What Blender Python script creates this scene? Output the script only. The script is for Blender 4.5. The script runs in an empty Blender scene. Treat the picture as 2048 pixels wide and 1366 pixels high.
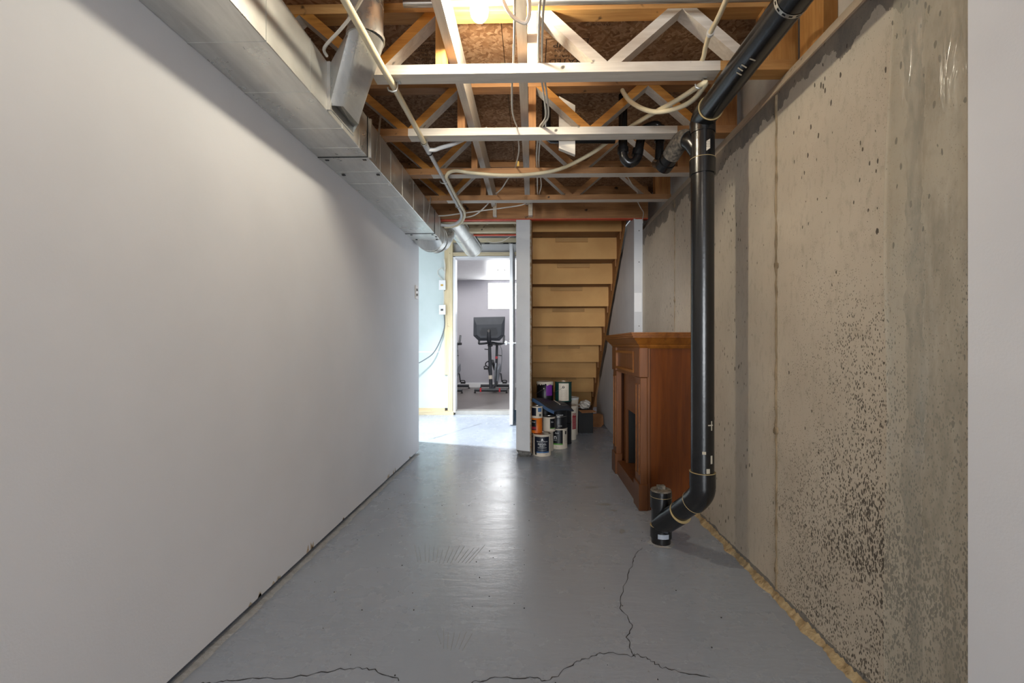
import bpy, bmesh, math, random
from mathutils import Vector, Matrix
random.seed(7)
SC = bpy.context.scene
COL = SC.collection
PI = math.pi

# ------------------------------------------------------------------ camera, sky, lights, exposure
CAM_H = 0.96
cd = bpy.data.cameras.new('camera'); cam = bpy.data.objects.new('camera', cd); COL.objects.link(cam)
cam.location = (0, 0, CAM_H); cam.rotation_euler = (PI/2, 0, math.radians(1.2732))
cd.sensor_width = 36; cd.lens = 36*900/2048
cd.shift_x = -21/2048; cd.shift_y = 7/2048
cd.clip_start = .02
SC.camera = cam
w = bpy.data.worlds.new('world'); SC.world = w; w.use_nodes = True
w.node_tree.nodes['Background'].inputs[0].default_value = (.86, .92, 1, 1)
w.node_tree.nodes['Background'].inputs[1].default_value = .5

def light(name, kind, loc, power, col, rot=(0, 0, 0), size=.1, size_y=None):
    l = bpy.data.lights.new(name, kind); l.energy = power; l.color = col
    if kind == 'AREA':
        l.size = size
        if size_y: l.shape = 'RECTANGLE'; l.size_y = size_y
    else: l.shadow_soft_size = size
    o = bpy.data.objects.new(name, l); o.location = loc; o.rotation_euler = rot; COL.objects.link(o); return o
# added area fill behind the camera, lifting the whole corridor
light('fill_behind', 'AREA', (0, -6.0, 1.15), 285, (.92, .96, 1), (math.radians(90), 0, 0), 2.6, 2.1)
# added soft spot fill, unseen left of the frame, brightening the stair end
fl_ = light('fill_lamp', 'SPOT', (-.88, .58, 1.2), 190, (.96, .97, 1), size=.22)
fl_.rotation_euler = (Vector((.90, 3.93, .95))-fl_.location).to_track_quat('-Z', 'Y').to_euler()
fl_.data.spot_size = math.radians(34); fl_.data.spot_blend = .85
# added warm point fill, unseen behind the camera, for the far surfaces
light('warm_fill_behind', 'POINT', (-.20, -.20, 2.20), 9, (1, .93, .81), size=.035)
# bright side room round the corner past the left wall
sl = light('side_room_lamp', 'SPOT', (-1.95, 4.70, 2.35), 620, (.88, .95, 1), (0, 0, 0), size=.06)
sl.rotation_euler = (Vector((-.45, 5.05, 0))-sl.location).to_track_quat('-Z', 'Y').to_euler()
sl.data.spot_size = math.radians(88); sl.data.spot_blend = .8
light('side_room_glow', 'POINT', (-2.2, 4.95, 1.6), 26, (.88, .95, 1), size=.1)  # added weaker source that brightens the green board
# added area fill under the exercise room ceiling, boosting its downlights
light('exercise_room_fill', 'AREA', (-1.5, 7.9, 2.28), 44, (1, .98, .97), (0, 0, 0), 2.4, 2.6)

vs = SC.view_settings
vs.view_transform = 'Standard'; vs.look = 'None'; vs.gamma = 1; vs.use_curve_mapping = False
vs.exposure = 0.07
SC.cycles.max_bounces = 8; SC.cycles.diffuse_bounces = 4
SC.cycles.sample_clamp_indirect = 6
SC.cycles.use_denoising = True

# ------------------------------------------------------------------ materials
MATS = {}
def nt(name):
    m = bpy.data.materials.new(name); m.use_nodes = True; t = m.node_tree
    b = t.nodes['Principled BSDF']; return m, t, b
def lin(c):
    return tuple(((x/255+.055)/1.055)**2.4 if x/255 > .04045 else x/255/12.92 for x in c) + (1,)
def ramp(t, fac, stops):
    r = t.nodes.new('ShaderNodeValToRGB'); e = r.color_ramp.elements
    while len(e) < len(stops): e.new(.5)
    for k, (p, c) in enumerate(stops): e[k].position = p; e[k].color = c
    t.links.new(fac, r.inputs[0]); return r.outputs[0]
def coords(t, scale=(1, 1, 1), rot=(0, 0, 0)):
    tc = t.nodes.new('ShaderNodeTexCoord'); mp = t.nodes.new('ShaderNodeMapping')
    mp.inputs['Scale'].default_value = scale; mp.inputs['Rotation'].default_value = rot
    t.links.new(tc.outputs['Object'], mp.inputs[0]); return mp.outputs[0]
def noise(t, vec, scale, detail=4, rough=.55, dist=0):
    n = t.nodes.new('ShaderNodeTexNoise'); n.inputs['Scale'].default_value = scale
    n.inputs['Detail'].default_value = detail; n.inputs['Roughness'].default_value = rough
    n.inputs['Distortion'].default_value = dist
    t.links.new(vec, n.inputs['Vector']); return n.outputs['Fac']
def math_(t, op, a, b=None, clamp=False):
    n = t.nodes.new('ShaderNodeMath'); n.operation = op; n.use_clamp = clamp
    for k, v in enumerate((a, b)):
        if v is None: continue
        if isinstance(v, (int, float)): n.inputs[k].default_value = v
        else: t.links.new(v, n.inputs[k])
    return n.outputs[0]
def mixc(t, fac, a, b):
    n = t.nodes.new('ShaderNodeMix'); n.data_type = 'RGBA'
    for sock, v in ((n.inputs[0], fac), (n.inputs[6], a), (n.inputs[7], b)):
        if isinstance(v, (int, float)): sock.default_value = v
        elif isinstance(v, tuple): sock.default_value = v
        else: t.links.new(v, sock)
    return n.outputs[2]
def bump(t, b, h, strength, dist=.01):
    n = t.nodes.new('ShaderNodeBump'); n.inputs['Strength'].default_value = strength; n.inputs['Distance'].default_value = dist
    t.links.new(h, n.inputs['Height']); t.links.new(n.outputs[0], b.inputs['Normal'])
def mat(name, col, rough=.6, metal=0., col2=None, scale=(1, 1, 1), ns=6, bp=0., bs=60, lo=.35, hi=.65, spec=None, emit=None):
    if name in MATS: return MATS[name]
    m, t, b = nt(name)
    b.inputs['Roughness'].default_value = rough; b.inputs['Metallic'].default_value = metal
    if spec is not None: b.inputs['Specular IOR Level'].default_value = spec
    v = coords(t, scale)
    c2 = col2 or tuple(x*.9 for x in col)
    t.links.new(ramp(t, noise(t, v, ns), [(lo, lin(col)), (hi, lin(c2))]), b.inputs['Base Color'])
    if bp: bump(t, b, noise(t, v, bs), bp)
    if emit:
        b.inputs['Emission Color'].default_value = lin(emit[0]); b.inputs['Emission Strength'].default_value = emit[1]
    MATS[name] = m; return m
def wood(name, c1, c2, axis='x', rough=.6, knots=True, k=1., spec=.5):
    if name in MATS: return MATS[name]
    m, t, b = nt(name); b.inputs['Roughness'].default_value = rough; b.inputs['Specular IOR Level'].default_value = spec
    s = {'x': (1.2, 16, 16), 'y': (16, 1.2, 16), 'z': (16, 16, 1.2)}[axis]
    v = coords(t, tuple(a*k for a in s))
    g = noise(t, v, 3, 6, .65, .6)
    c = ramp(t, g, [(.3, lin(c1)), (.72, lin(c2))])
    if knots:
        kn = noise(t, coords(t, (3, 3, 3)), 4.5, 2)
        c = mixc(t, ramp(t, kn, [(.70, (0, 0, 0, 1)), (.76, (1, 1, 1, 1))]), c, lin(tuple(x*.45 for x in c2)))
    t.links.new(c, b.inputs['Base Color']); bump(t, b, g, .15, .004)
    MATS[name] = m; return m

def m_concrete():
    m, t, b = nt('poured concrete'); b.inputs['Roughness'].default_value = .85
    v = coords(t); base = noise(t, v, 2.2, 6, .6)
    c = ramp(t, base, [(.3, lin((198, 186, 167))), (.7, lin((180, 168, 150)))])
    fine = noise(t, coords(t, (1, 1, .45)), 46, 5, .7)
    c = mixc(t, ramp(t, fine, [(.52, (0, 0, 0, 1)), (.80, (.5, .5, .5, 1))]), c, lin((126, 114, 97)))
    sep = t.nodes.new('ShaderNodeSeparateXYZ'); t.links.new(v, sep.inputs[0])
    # cast pits: small and larger bubbles, more of them low on the near panel
    def pits(scale, thr, sq):
        vo = t.nodes.new('ShaderNodeTexVoronoi'); vo.inputs['Scale'].default_value = scale
        mp = t.nodes.new('ShaderNodeMapping'); mp.inputs['Scale'].default_value = (1, 1.25, sq)
        mp.inputs['Rotation'].default_value = (.35, 0, 0)
        ad = t.nodes.new('ShaderNodeVectorMath'); ad.operation = 'ADD'
        nn = t.nodes.new('ShaderNodeTexNoise'); nn.inputs['Scale'].default_value = 40
        sc = t.nodes.new('ShaderNodeVectorMath'); sc.operation = 'SCALE'; sc.inputs['Scale'].default_value = .010
        t.links.new(v, nn.inputs['Vector']); t.links.new(nn.outputs['Color'], sc.inputs[0])
        t.links.new(v, ad.inputs[0]); t.links.new(sc.outputs[0], ad.inputs[1])
        t.links.new(ad.outputs[0], mp.inputs[0]); t.links.new(mp.outputs[0], vo.inputs['Vector'])
        sp = t.nodes.new('ShaderNodeSeparateColor'); t.links.new(vo.outputs['Color'], sp.inputs[0])
        keep = math_(t, 'MULTIPLY', sp.outputs[0], thr)
        return math_(t, 'LESS_THAN', vo.outputs['Distance'], keep)
    low = math_(t, 'SUBTRACT', 1.35, sep.outputs['Z'], True)
    near = math_(t, 'MULTIPLY', math_(t, 'SUBTRACT', 1.95, sep.outputs['Y'], True), 1.6, True)
    dens = math_(t, 'ADD', math_(t, 'ADD', .12, math_(t, 'MULTIPLY', near, .16)), math_(t, 'MULTIPLY', low, near))
    dens = math_(t, 'MULTIPLY', dens, math_(t, 'MULTIPLY', noise(t, v, 5, 3), 1.7))
    small = math_(t, 'MAXIMUM', pits(125, math_(t, 'MULTIPLY', dens, .40), .5), pits(215, math_(t, 'MULTIPLY', dens, .62), .5))
    big = pits(34, math_(t, 'MULTIPLY', ramp(t, noise(t, v, 3.1, 2), [(.36, (0, 0, 0, 1)), (.6, (1, 1, 1, 1))]), .20), .5)
    pit = math_(t, 'MAXIMUM', small, big)
    # damp stain hanging down from the top edge
    st = math_(t, 'ADD', sep.outputs['Z'], math_(t, 'MULTIPLY', noise(t, coords(t, (1, 1, .6)), 4.2, 6, .6), .42))
    stain = ramp(t, st, [(.0, (0, 0, 0, 1)), (1., (1, 1, 1, 1))])
    stm = math_(t, 'GREATER_THAN', st, 2.055)
    stm = math_(t, 'MULTIPLY', stm, math_(t, 'LESS_THAN', sep.outputs['Z'], 1.925))
    sc2 = ramp(t, noise(t, coords(t, (1, 1, .5)), 11, 5, .7), [(.4, lin((122, 112, 100))), (.62, lin((88, 82, 78)))])
    c = mixc(t, math_(t, 'MULTIPLY', stm, .8), c, sc2)
    c = mixc(t, math_(t, 'MULTIPLY', pit, .9), c, lin((58, 50, 40)))
    # rough dark seam and blotches on the near end of the wall
    yw = math_(t, 'ADD', sep.outputs['Y'], math_(t, 'MULTIPLY', noise(t, coords(t, (1, 1, .5)), 7, 5, .65), .10))
    seam = math_(t, 'LESS_THAN', math_(t, 'ABSOLUTE', math_(t, 'SUBTRACT', yw, 1.168)), .026)
    c = mixc(t, math_(t, 'MULTIPLY', seam, ramp(t, noise(t, coords(t, (1, 2, .6)), 16, 5, .7), [(.35, (.1, .1, .1, 1)), (.65, (.75, .75, .75, 1))])), c, lin((98, 94, 86)))
    blot = math_(t, 'MULTIPLY', math_(t, 'LESS_THAN', yw, 1.14), ramp(t, noise(t, coords(t, (1, 2.2, .7)), 6, 6, .7), [(.44, (0, 0, 0, 1)), (.66, (.8, .8, .8, 1))]))
    c = mixc(t, blot, c, lin((112, 100, 82)))
    # dark grey paint rubbed along the foot
    ft = math_(t, 'ADD', sep.outputs['Z'], math_(t, 'MULTIPLY', noise(t, v, 9, 4), .06))
    c = mixc(t, math_(t, 'MULTIPLY', math_(t, 'LESS_THAN', ft, .062), .75), c, lin((92, 92, 92)))
    t.links.new(c, b.inputs['Base Color'])
    h = math_(t, 'SUBTRACT', math_(t, 'MULTIPLY', fine, .35), pit)
    bump(t, b, h, .5, .003); return m
def m_floor():
    m, t, b = nt('grey painted floor'); b.inputs['Specular IOR Level'].default_value = .65
    v = coords(t); n1 = noise(t, v, 1.6, 5); n2 = noise(t, v, 26, 6, .7)
    c = ramp(t, n1, [(.3, lin((159, 166, 177))), (.7, lin((151, 158, 169)))])
    c = mixc(t, ramp(t, noise(t, v, 42, 3), [(.72, (0, 0, 0, 1)), (.80, (1, 1, 1, 1))]), c, lin((132, 132, 132)))
    t.links.new(c, b.inputs['Base Color'])
    t.links.new(ramp(t, noise(t, v, 5, 5, .6), [(.25, (.22,)*3+(1,)), (.75, (.31,)*3+(1,))]), b.inputs['Roughness'])
    sw = noise(t, coords(t, (1, 3.0, 1)), 7, 7, .6, .4)
    bump(t, b, math_(t, 'ADD', sw, math_(t, 'MULTIPLY', n2, .10)), .15, .010); return m
def m_osb():
    m, t, b = nt('oriented strand board'); b.inputs['Roughness'].default_value = .75
    def strands(rot, off, sx, sy):
        mp = coords(t, (1, 1, 0), (0, 0, rot))
        ad = t.nodes.new('ShaderNodeMapping'); ad.inputs['Location'].default_value = (off, off, 0); ad.inputs['Scale'].default_value = (sx, sy, 1)
        t.links.new(mp, ad.inputs[0])
        wv = t.nodes.new('ShaderNodeTexNoise'); wv.inputs['Scale'].default_value = 1.1
        t.links.new(ad.outputs[0], wv.inputs['Vector'])
        mx = t.nodes.new('ShaderNodeMix'); mx.data_type = 'VECTOR'; mx.inputs[0].default_value = .22
        t.links.new(ad.outputs[0], mx.inputs[4]); t.links.new(wv.outputs['Color'], mx.inputs[5])
        vo = t.nodes.new('ShaderNodeTexVoronoi'); vo.inputs['Scale'].default_value = 1; vo.voronoi_dimensions = '2D'
        t.links.new(mx.outputs[1], vo.inputs['Vector'])
        s = t.nodes.new('ShaderNodeSeparateColor'); t.links.new(vo.outputs['Color'], s.inputs[0]); return s.outputs[0], s.outputs[1]
    a, a2 = strands(.5, 0, 34, 110); c_, c2_ = strands(-.75, 3.3, 38, 120); d_, d2_ = strands(1.3, 7.1, 32, 100)
    f = math_(t, 'GREATER_THAN', a2, .55)
    x = t.nodes.new('ShaderNodeMix'); t.links.new(f, x.inputs[0]); t.links.new(a, x.inputs[2]); t.links.new(c_, x.inputs[3])
    y = t.nodes.new('ShaderNodeMix'); t.links.new(math_(t, 'GREATER_THAN', c2_, .6), y.inputs[0]); t.links.new(x.outputs[0], y.inputs[2]); t.links.new(d_, y.inputs[3])
    c = ramp(t, y.outputs[0], [(0, lin((112, 78, 48))), (.25, lin((134, 97, 64))), (.5, lin((145, 109, 77))), (.8, lin((172, 138, 106))), (1, lin((122, 88, 56)))])
    t.links.new(c, b.inputs['Base Color']); bump(t, b, y.outputs[0], .3, .003); return m
def m_metal():
    m, t, b = nt('galvanised sheet metal'); b.inputs['Metallic'].default_value = .68
    v = coords(t); n = noise(t, coords(t, (7, 1.2, 1.5)), 3, 6, .65, .5)
    t.links.new(ramp(t, n, [(.3, lin((220, 219, 214))), (.7, lin((194, 193, 188)))]), b.inputs['Base Color'])
    t.links.new(ramp(t, noise(t, v, 4, 5, .6), [(.3, (.24,)*3+(1,)), (.7, (.38,)*3+(1,))]), b.inputs['Roughness'])
    bump(t, b, noise(t, coords(t, (1, 1.5, 1)), 4.5, 3), .25, .010); return m
def m_poly():
    m, t, b = nt('polyethylene sheet')
    b.inputs['Base Color'].default_value = lin((206, 198, 178)); b.inputs['Roughness'].default_value = .14
    b.inputs['Alpha'].default_value = .34; b.inputs['Specular IOR Level'].default_value = .8
    bump(t, b, noise(t, coords(t, (1, 2, .35)), 14, 4, .6, 1.), .5, .005); return m
def m_led(name, col, s):
    m, t, b = nt(name); b.inputs['Base Color'].default_value = (1, 1, 1, 1)
    b.inputs['Emission Color'].default_value = col; b.inputs['Emission Strength'].default_value = s; return m

M = dict(concrete=m_concrete(), floor=m_floor(), osb=m_osb(), metal=m_metal(), poly=m_poly(),
    bulb=m_led('lit bulb glass', (1, .91, .72, 1), 470), window=m_led('bright window', (.96, .98, 1, 1), 14),
    spot=m_led('downlight lens', (1, .97, .92, 1), 14))
M['drywall'] = mat('painted drywall', (228, 228, 231), .62, col2=(224, 224, 227), ns=3, bp=.05, bs=160)
M['drywall2'] = mat('primed drywall', (208, 209, 210), .7, col2=(201, 202, 204), ns=5, bp=.08, bs=90)
M['paperedge'] = mat('torn drywall edge', (166, 138, 104), .9, col2=(206, 196, 178), ns=40, bp=.4)
M['green'] = mat('moisture board', (198, 212, 209), .75, col2=(206, 218, 216), ns=3)
M['greyroom'] = mat('lavender grey paint', (186, 184, 190), .7, ns=2, col2=(182, 180, 186))
M['white'] = mat('white gloss paint', (236, 236, 236), .35, col2=(230, 230, 230))
M['laminate'] = wood('grey laminate', (112, 105, 102), (88, 82, 79), 'x', .35, False, .6)
M['gap'] = mat('dark gap', (30, 28, 26), .9)
M['plate'] = wood('grey bottom plate', (96, 88, 80), (60, 54, 48), 'y', .8)
M['bare'] = mat('bare concrete', (182, 183, 184), .9, col2=(160, 160, 160), ns=30, bp=.4, bs=60)
M['seal'] = mat('tan foam sealant', (196, 174, 134), .85, col2=(156, 132, 96), ns=26, bp=.7, bs=50)
M['ridge'] = mat('rough concrete fin', (152, 132, 104), .9, col2=(108, 92, 70), scale=(1, 1, .5), ns=30, bp=.6, bs=40)  # darker brown than the wall: the fins' shade is put into the colour
M['crack'] = mat('floor crack', (44, 42, 42), .9)
M['raw'] = wood('raw spruce', (206, 160, 98), (172, 122, 66), 'x')
M['rawz'] = wood('raw spruce upright', (204, 156, 92), (170, 118, 60), 'z')
M['amber'] = wood('amber pine', (196, 136, 56), (150, 94, 32), 'x')
M['brownw'] = wood('brown lumber', (180, 132, 84), (142, 98, 58), 'x')
M['brownz'] = wood('brown lumber upright', (170, 118, 66), (130, 86, 46), 'z')
M['pale'] = wood('pale stud lumber', (222, 206, 168), (200, 180, 138), 'z')
M['palex'] = wood('pale plate lumber', (216, 202, 170), (192, 174, 138), 'x')
M['wpaint'] = wood('overspray white lumber', (226, 218, 206), (200, 190, 176), 'x', .7, True)
M['wpainty'] = wood('overspray white lumber lengthwise', (222, 214, 202), (196, 186, 172), 'y', .7, True)
M['red'] = mat('red edge sealer', (214, 84, 50), .6, col2=(196, 68, 40))
M['stairr'] = mat('particle board riser', (216, 168, 104), .7, col2=(204, 154, 92), ns=3, bp=.05)
M['stairb'] = wood('stair glue block', (196, 152, 96), (172, 130, 78), 'x', .75)
M['stairt'] = wood('stair tread wood', (164, 124, 80), (128, 92, 58), 'x', .75)
M['abs'] = mat('black plastic pipe', (17, 17, 18), .24, col2=(24, 24, 25), ns=30, bp=.05, bs=80, spec=.6)
M['absdust'] = mat('dusty pipe cap', (128, 118, 104), .9, col2=(70, 66, 60), ns=60)
M['ring'] = mat('glue ring', (176, 154, 108), .7)
M['scuff'] = mat('pale scuff', (186, 176, 156), .8)
M['pvc'] = mat('ivory pipe', (226, 212, 178), .35, col2=(220, 206, 172))
M['pvcg'] = mat('white plastic', (226, 226, 224), .4)
M['cable'] = mat('white cable sheath', (228, 222, 210), .45)
M['gcable'] = mat('grey cable sheath', (110, 118, 122), .5)
M['black'] = mat('black rubber', (16, 16, 17), .5)
M['bikeb'] = mat('charcoal bike metal', (40, 43, 48), .4, col2=(48, 51, 56))
M['bikeg'] = mat('grey bike cover', (128, 134, 142), .4)
M['bikered'] = mat('red bike plastic', (200, 20, 40), .4)
M['screen'] = mat('monitor shell', (56, 60, 66), .5, col2=(62, 66, 72))
M['mahog'] = wood('mahogany veneer', (104, 52, 4), (76, 34, 1), 'z', .45, False, .5, .22)
M['mahogx'] = wood('mahogany moulding', (132, 80, 26), (94, 50, 12), 'y', .36, False, .5, .35)
M['mahogf'] = wood('mahogany front', (112, 68, 36), (84, 48, 22), 'z', .36, False, .6, .35)
M['fire'] = mat('firebox black', (10, 9, 9), .7)
M['chrome'] = mat('chrome', (220, 220, 220), .2, 1.)
M['steel'] = mat('zinc strap', (188, 186, 180), .4, .9)
M['tin'] = mat('can tin', (196, 192, 184), .35, .85)
M['cream'] = mat('cream can paper', (214, 204, 186), .6, col2=(208, 196, 178))
M['canblk'] = mat('black can paper', (18, 19, 23), .4)
M['navy'] = mat('navy label', (18, 24, 40), .4)
M['blueband'] = mat('blue band', (72, 112, 158), .5)
M['greenband'] = mat('green band', (96, 160, 62), .5)
M['dkgreen'] = mat('dark green can paper', (14, 62, 54), .45)
M['orange'] = mat('orange can paper', (226, 120, 26), .45, col2=(214, 104, 18))
M['purple'] = mat('purple label', (120, 44, 150), .45)
M['ink'] = mat('dark print', (30, 28, 28), .6)
M['inkw'] = mat('white print', (232, 232, 230), .6)
M['inkr'] = mat('crimson print', (150, 36, 48), .6)
M['stamp'] = mat('black stamp ink', (40, 26, 20), .8)
M['denim'] = mat('dark slate blue vinyl', (40, 46, 56), .5, col2=(50, 56, 66), ns=8, bp=.15, bs=30)
M['bluee'] = mat('blue vinyl edge', (62, 104, 150), .5)
M['card'] = mat('brown cardboard', (150, 104, 66), .85, col2=(132, 90, 56), ns=12)
M['bag'] = mat('white plastic bag', (206, 200, 190), .5, bp=.5, bs=14)
M['grey'] = mat('grey shim', (122, 120, 116), .9, col2=(70, 68, 64), ns=30, bp=.5)
M['switch'] = mat('switch plate', (214, 206, 198), .4)
M['insul'] = mat('white rim insulation', (222, 220, 214), .8)
M['sill'] = wood('grey sill plate', (124, 96, 62), (90, 66, 40), 'y', .8)
M['bluestop'] = mat('slate blue wedge', (96, 116, 134), .6)
M['yellow'] = mat('yellow tag', (222, 182, 92), .6)

# ------------------------------------------------------------------ mesh helpers
def wl(o):
    v = Vector((0, 0, 0))
    while o: v += o.location; o = o.parent
    return v
def link(name, me, mats, parent=None, smooth=False, origin=None):
    o = bpy.data.objects.new(name, me)
    for m in (mats if isinstance(mats, (list, tuple)) else [mats]): me.materials.append(m)
    COL.objects.link(o)
    if parent:
        me.transform(Matrix.Translation(-wl(parent))); o.parent = parent
    else:
        if origin is None:
            xs = [v.co for v in me.vertices]
            origin = Vector(((min(v.x for v in xs)+max(v.x for v in xs))/2, (min(v.y for v in xs)+max(v.y for v in xs))/2, min(v.z for v in xs)))
        me.transform(Matrix.Translation(-Vector(origin))); o.location = origin
    if smooth:
        me.polygons.foreach_set('use_smooth', [True]*len(me.polygons))
        try: me.set_sharp_from_angle(angle=math.radians(40))
        except Exception: pass
    return o
def obj(name, bm, mats, parent=None, smooth=False, origin=None):
    bmesh.ops.recalc_face_normals(bm, faces=bm.faces[:])
    me = bpy.data.meshes.new(name); bm.to_mesh(me); bm.free()
    return link(name, me, mats, parent, smooth, origin)
def setp(o, label, cat=None, group=None, kind=None):
    if label: o['label'] = label
    if cat: o['category'] = cat
    if group: o['group'] = group
    if kind: o['kind'] = kind
    return o
def thing(name, label, cat, loc=(0, 0, 0), group=None, kind=None):
    o = bpy.data.objects.new(name, None); o.empty_display_size = .1; COL.objects.link(o); o.location = loc
    return setp(o, label, cat, group, kind)
def bx(bm, x0, x1, y0, y1, z0, z1, bev=0., mi=0):
    r = bmesh.ops.create_cube(bm, size=1)
    vs_ = r['verts']
    bmesh.ops.scale(bm, vec=(x1-x0, y1-y0, z1-z0), verts=vs_)
    bmesh.ops.translate(bm, vec=((x0+x1)/2, (y0+y1)/2, (z0+z1)/2), verts=vs_)
    fs = {f for v in vs_ for f in v.link_faces}
    for f in fs: f.material_index = mi
    if bev:
        es = list({e for v in vs_ for e in v.link_edges})
        bmesh.ops.bevel(bm, geom=es, offset=bev, segments=1, affect='EDGES')
    return bm
def BX(*a, **k): return bx(bmesh.new(), *a, **k)
def catmull(pts, n=6):
    P = [Vector(p) for p in pts]; out = []
    for i in range(len(P)-1):
        p0 = P[max(i-1, 0)]; p1 = P[i]; p2 = P[i+1]; p3 = P[min(i+2, len(P)-1)]
        for k in range(n):
            t = k/n
            out.append(.5*((2*p1)+(-p0+p2)*t+(2*p0-5*p1+4*p2-p3)*t*t+(-p0+3*p1-3*p2+p3)*t**3))
    out.append(P[-1]); return out
def tube(bm, pts, r, seg=10, smooth=0, flat=1., cap=True):
    P = catmull(pts, smooth) if smooth else [Vector(p) for p in pts]
    R = r if isinstance(r, (list, tuple)) else [r]*len(P)
    rings = []; prev = None
    for i, p in enumerate(P):
        d = (P[min(i+1, len(P)-1)]-P[max(i-1, 0)]).normalized()
        if prev is None:
            a = Vector((0, 0, 1)) if abs(d.z) < .9 else Vector((1, 0, 0)); u = d.cross(a).normalized()
        else: u = (prev-d*prev.dot(d)).normalized()
        prev = u; v = d.cross(u)
        rings.append([bm.verts.new(p+(u*math.cos(q)+v*math.sin(q)*flat)*R[i]) for q in (2*PI*k/seg for k in range(seg))])
    for a, b in zip(rings, rings[1:]):
        for k in range(seg): bm.faces.new((a[k], a[(k+1) % seg], b[(k+1) % seg], b[k]))
    if cap: bm.faces.new(rings[0][::-1]); bm.faces.new(rings[-1])
    return bm
def TUBE(*a, **k): return tube(bmesh.new(), *a, **k)
def lathe(bm, prof, c=(0, 0, 0), seg=28, mi=0):
    rings = []
    for r, z in prof:
        rings.append([bm.verts.new((c[0]+r*math.cos(2*PI*k/seg), c[1]+r*math.sin(2*PI*k/seg), c[2]+z)) for k in range(seg)] if r > 1e-6 else [bm.verts.new((c[0], c[1], c[2]+z))])
    for a, b in zip(rings, rings[1:]):
        for k in range(seg):
            k2 = (k+1) % seg
            if len(a) == 1 and len(b) == 1: continue
            if len(a) == 1: f = bm.faces.new((a[0], b[k2], b[k]))
            elif len(b) == 1: f = bm.faces.new((a[k], a[k2], b[0]))
            else: f = bm.faces.new((a[k], a[k2], b[k2], b[k]))
            f.material_index = mi
    return bm
def LATHE(*a, **k): return lathe(bmesh.new(), *a, **k)
def poly_prism(bm, pts, ext):
    """closed planar outline (3D points) extruded by the vector ext"""
    a = [bm.verts.new(p) for p in pts]; b = [bm.verts.new(Vector(p)+Vector(ext)) for p in pts]
    bm.faces.new(a); bm.faces.new(b[::-1]); n = len(pts)
    for k in range(n): bm.faces.new((a[k], b[k], b[(k+1) % n], a[(k+1) % n]))
    return bm
def PRISM(*a): return poly_prism(bmesh.new(), *a)
def curve_text(s, size):
    c = bpy.data.curves.new('text', 'FONT'); c.body = s; c.size = size; c.align_x = 'CENTER'; c.align_y = 'CENTER'; c.resolution_u = 2
    o = bpy.data.objects.new('text', c); COL.objects.link(o)
    dg = bpy.context.evaluated_depsgraph_get(); me = bpy.data.meshes.new_from_object(o.evaluated_get(dg))
    bpy.data.objects.remove(o); bpy.data.curves.remove(c); return me
def flat_text(name, s, size, mtx, m, parent):
    me = curve_text(s, size); me.transform(mtx); return link(name, me, m, parent)
def can_text(name, s, size, cx, cy, r, ang, z, m, parent, sx=1.):
    me = curve_text(s, size)
    for v in me.vertices:
        a = ang+v.co.x*sx/r; v.co = (cx+r*math.cos(a), cy+r*math.sin(a), z+v.co.y)
    return link(name, me, m, parent)
def patch(cx, cy, r, a0, a1, z0, z1, n=12):
    bm = bmesh.new(); lo = []; hi = []
    for k in range(n+1):
        a = a0+(a1-a0)*k/n
        lo.append(bm.verts.new((cx+r*math.cos(a), cy+r*math.sin(a), z0))); hi.append(bm.verts.new((cx+r*math.cos(a), cy+r*math.sin(a), z1)))
    for k in range(n): bm.faces.new((lo[k], lo[k+1], hi[k+1], hi[k]))
    return bm

# ------------------------------------------------------------------ setting: floor
fl = obj('floor', BX(-3.4, 1.25, -2.6, 6.2, -.12, 0), M['floor'])
setp(fl, 'grey painted concrete floor with hairline cracks', 'floor', kind='structure')
def ribbon(pts, wdt, z, jag=.006):
    bm = bmesh.new(); P = catmull(pts, 7); L = []; Rr = []
    for i, p in enumerate(P):
        d = (P[min(i+1, len(P)-1)]-P[max(i-1, 0)]); n = Vector((-d.y, d.x, 0)).normalized()
        q = p+n*random.uniform(-jag, jag); h = wdt*random.uniform(.3, 1.1)
        L.append(bm.verts.new((q.x+n.x*h, q.y+n.y*h, z))); Rr.append(bm.verts.new((q.x-n.x*h, q.y-n.y*h, z)))
    for k in range(len(P)-1): bm.faces.new((L[k], L[k+1], Rr[k+1], Rr[k]))
    return bm
cr = [[(0.521, 2.145, 0), (0.455, 2.029, 0), (0.401, 1.888, 0), (0.323, 1.669, 0), (0.341, 1.565, 0), (0.312, 1.484, 0), (0.315, 1.405, 0), (0.304, 1.396, 0), (0.21, 1.408, 0), (0.176, 1.38, 0), (0.128, 1.362, 0), (0.05, 1.291, 0), (-0.007, 1.299, 0), (-0.122, 1.291, 0), (-0.177, 1.274, 0)],
      [(0.315, 1.405, 0), (0.352, 1.384, 0), (0.387, 1.348, 0), (0.447, 1.329, 0), (0.512, 1.311, 0)],
      [(-0.95, 1.255, 0), (-0.89, 1.262, 0), (-0.824, 1.272, 0), (-0.674, 1.29, 0), (-0.555, 1.321, 0), (-0.481, 1.323, 0), (-0.38, 1.281, 0)],
      [(-1.05, 4.55, 0), (-.95, 4.75, 0), (-.8, 5.1, 0), (-.62, 5.5, 0)]]
for c in cr: obj('crack', ribbon(c, .0018 if c[0][1] < 4 else .004, .0006), M['crack'], fl)
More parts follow.
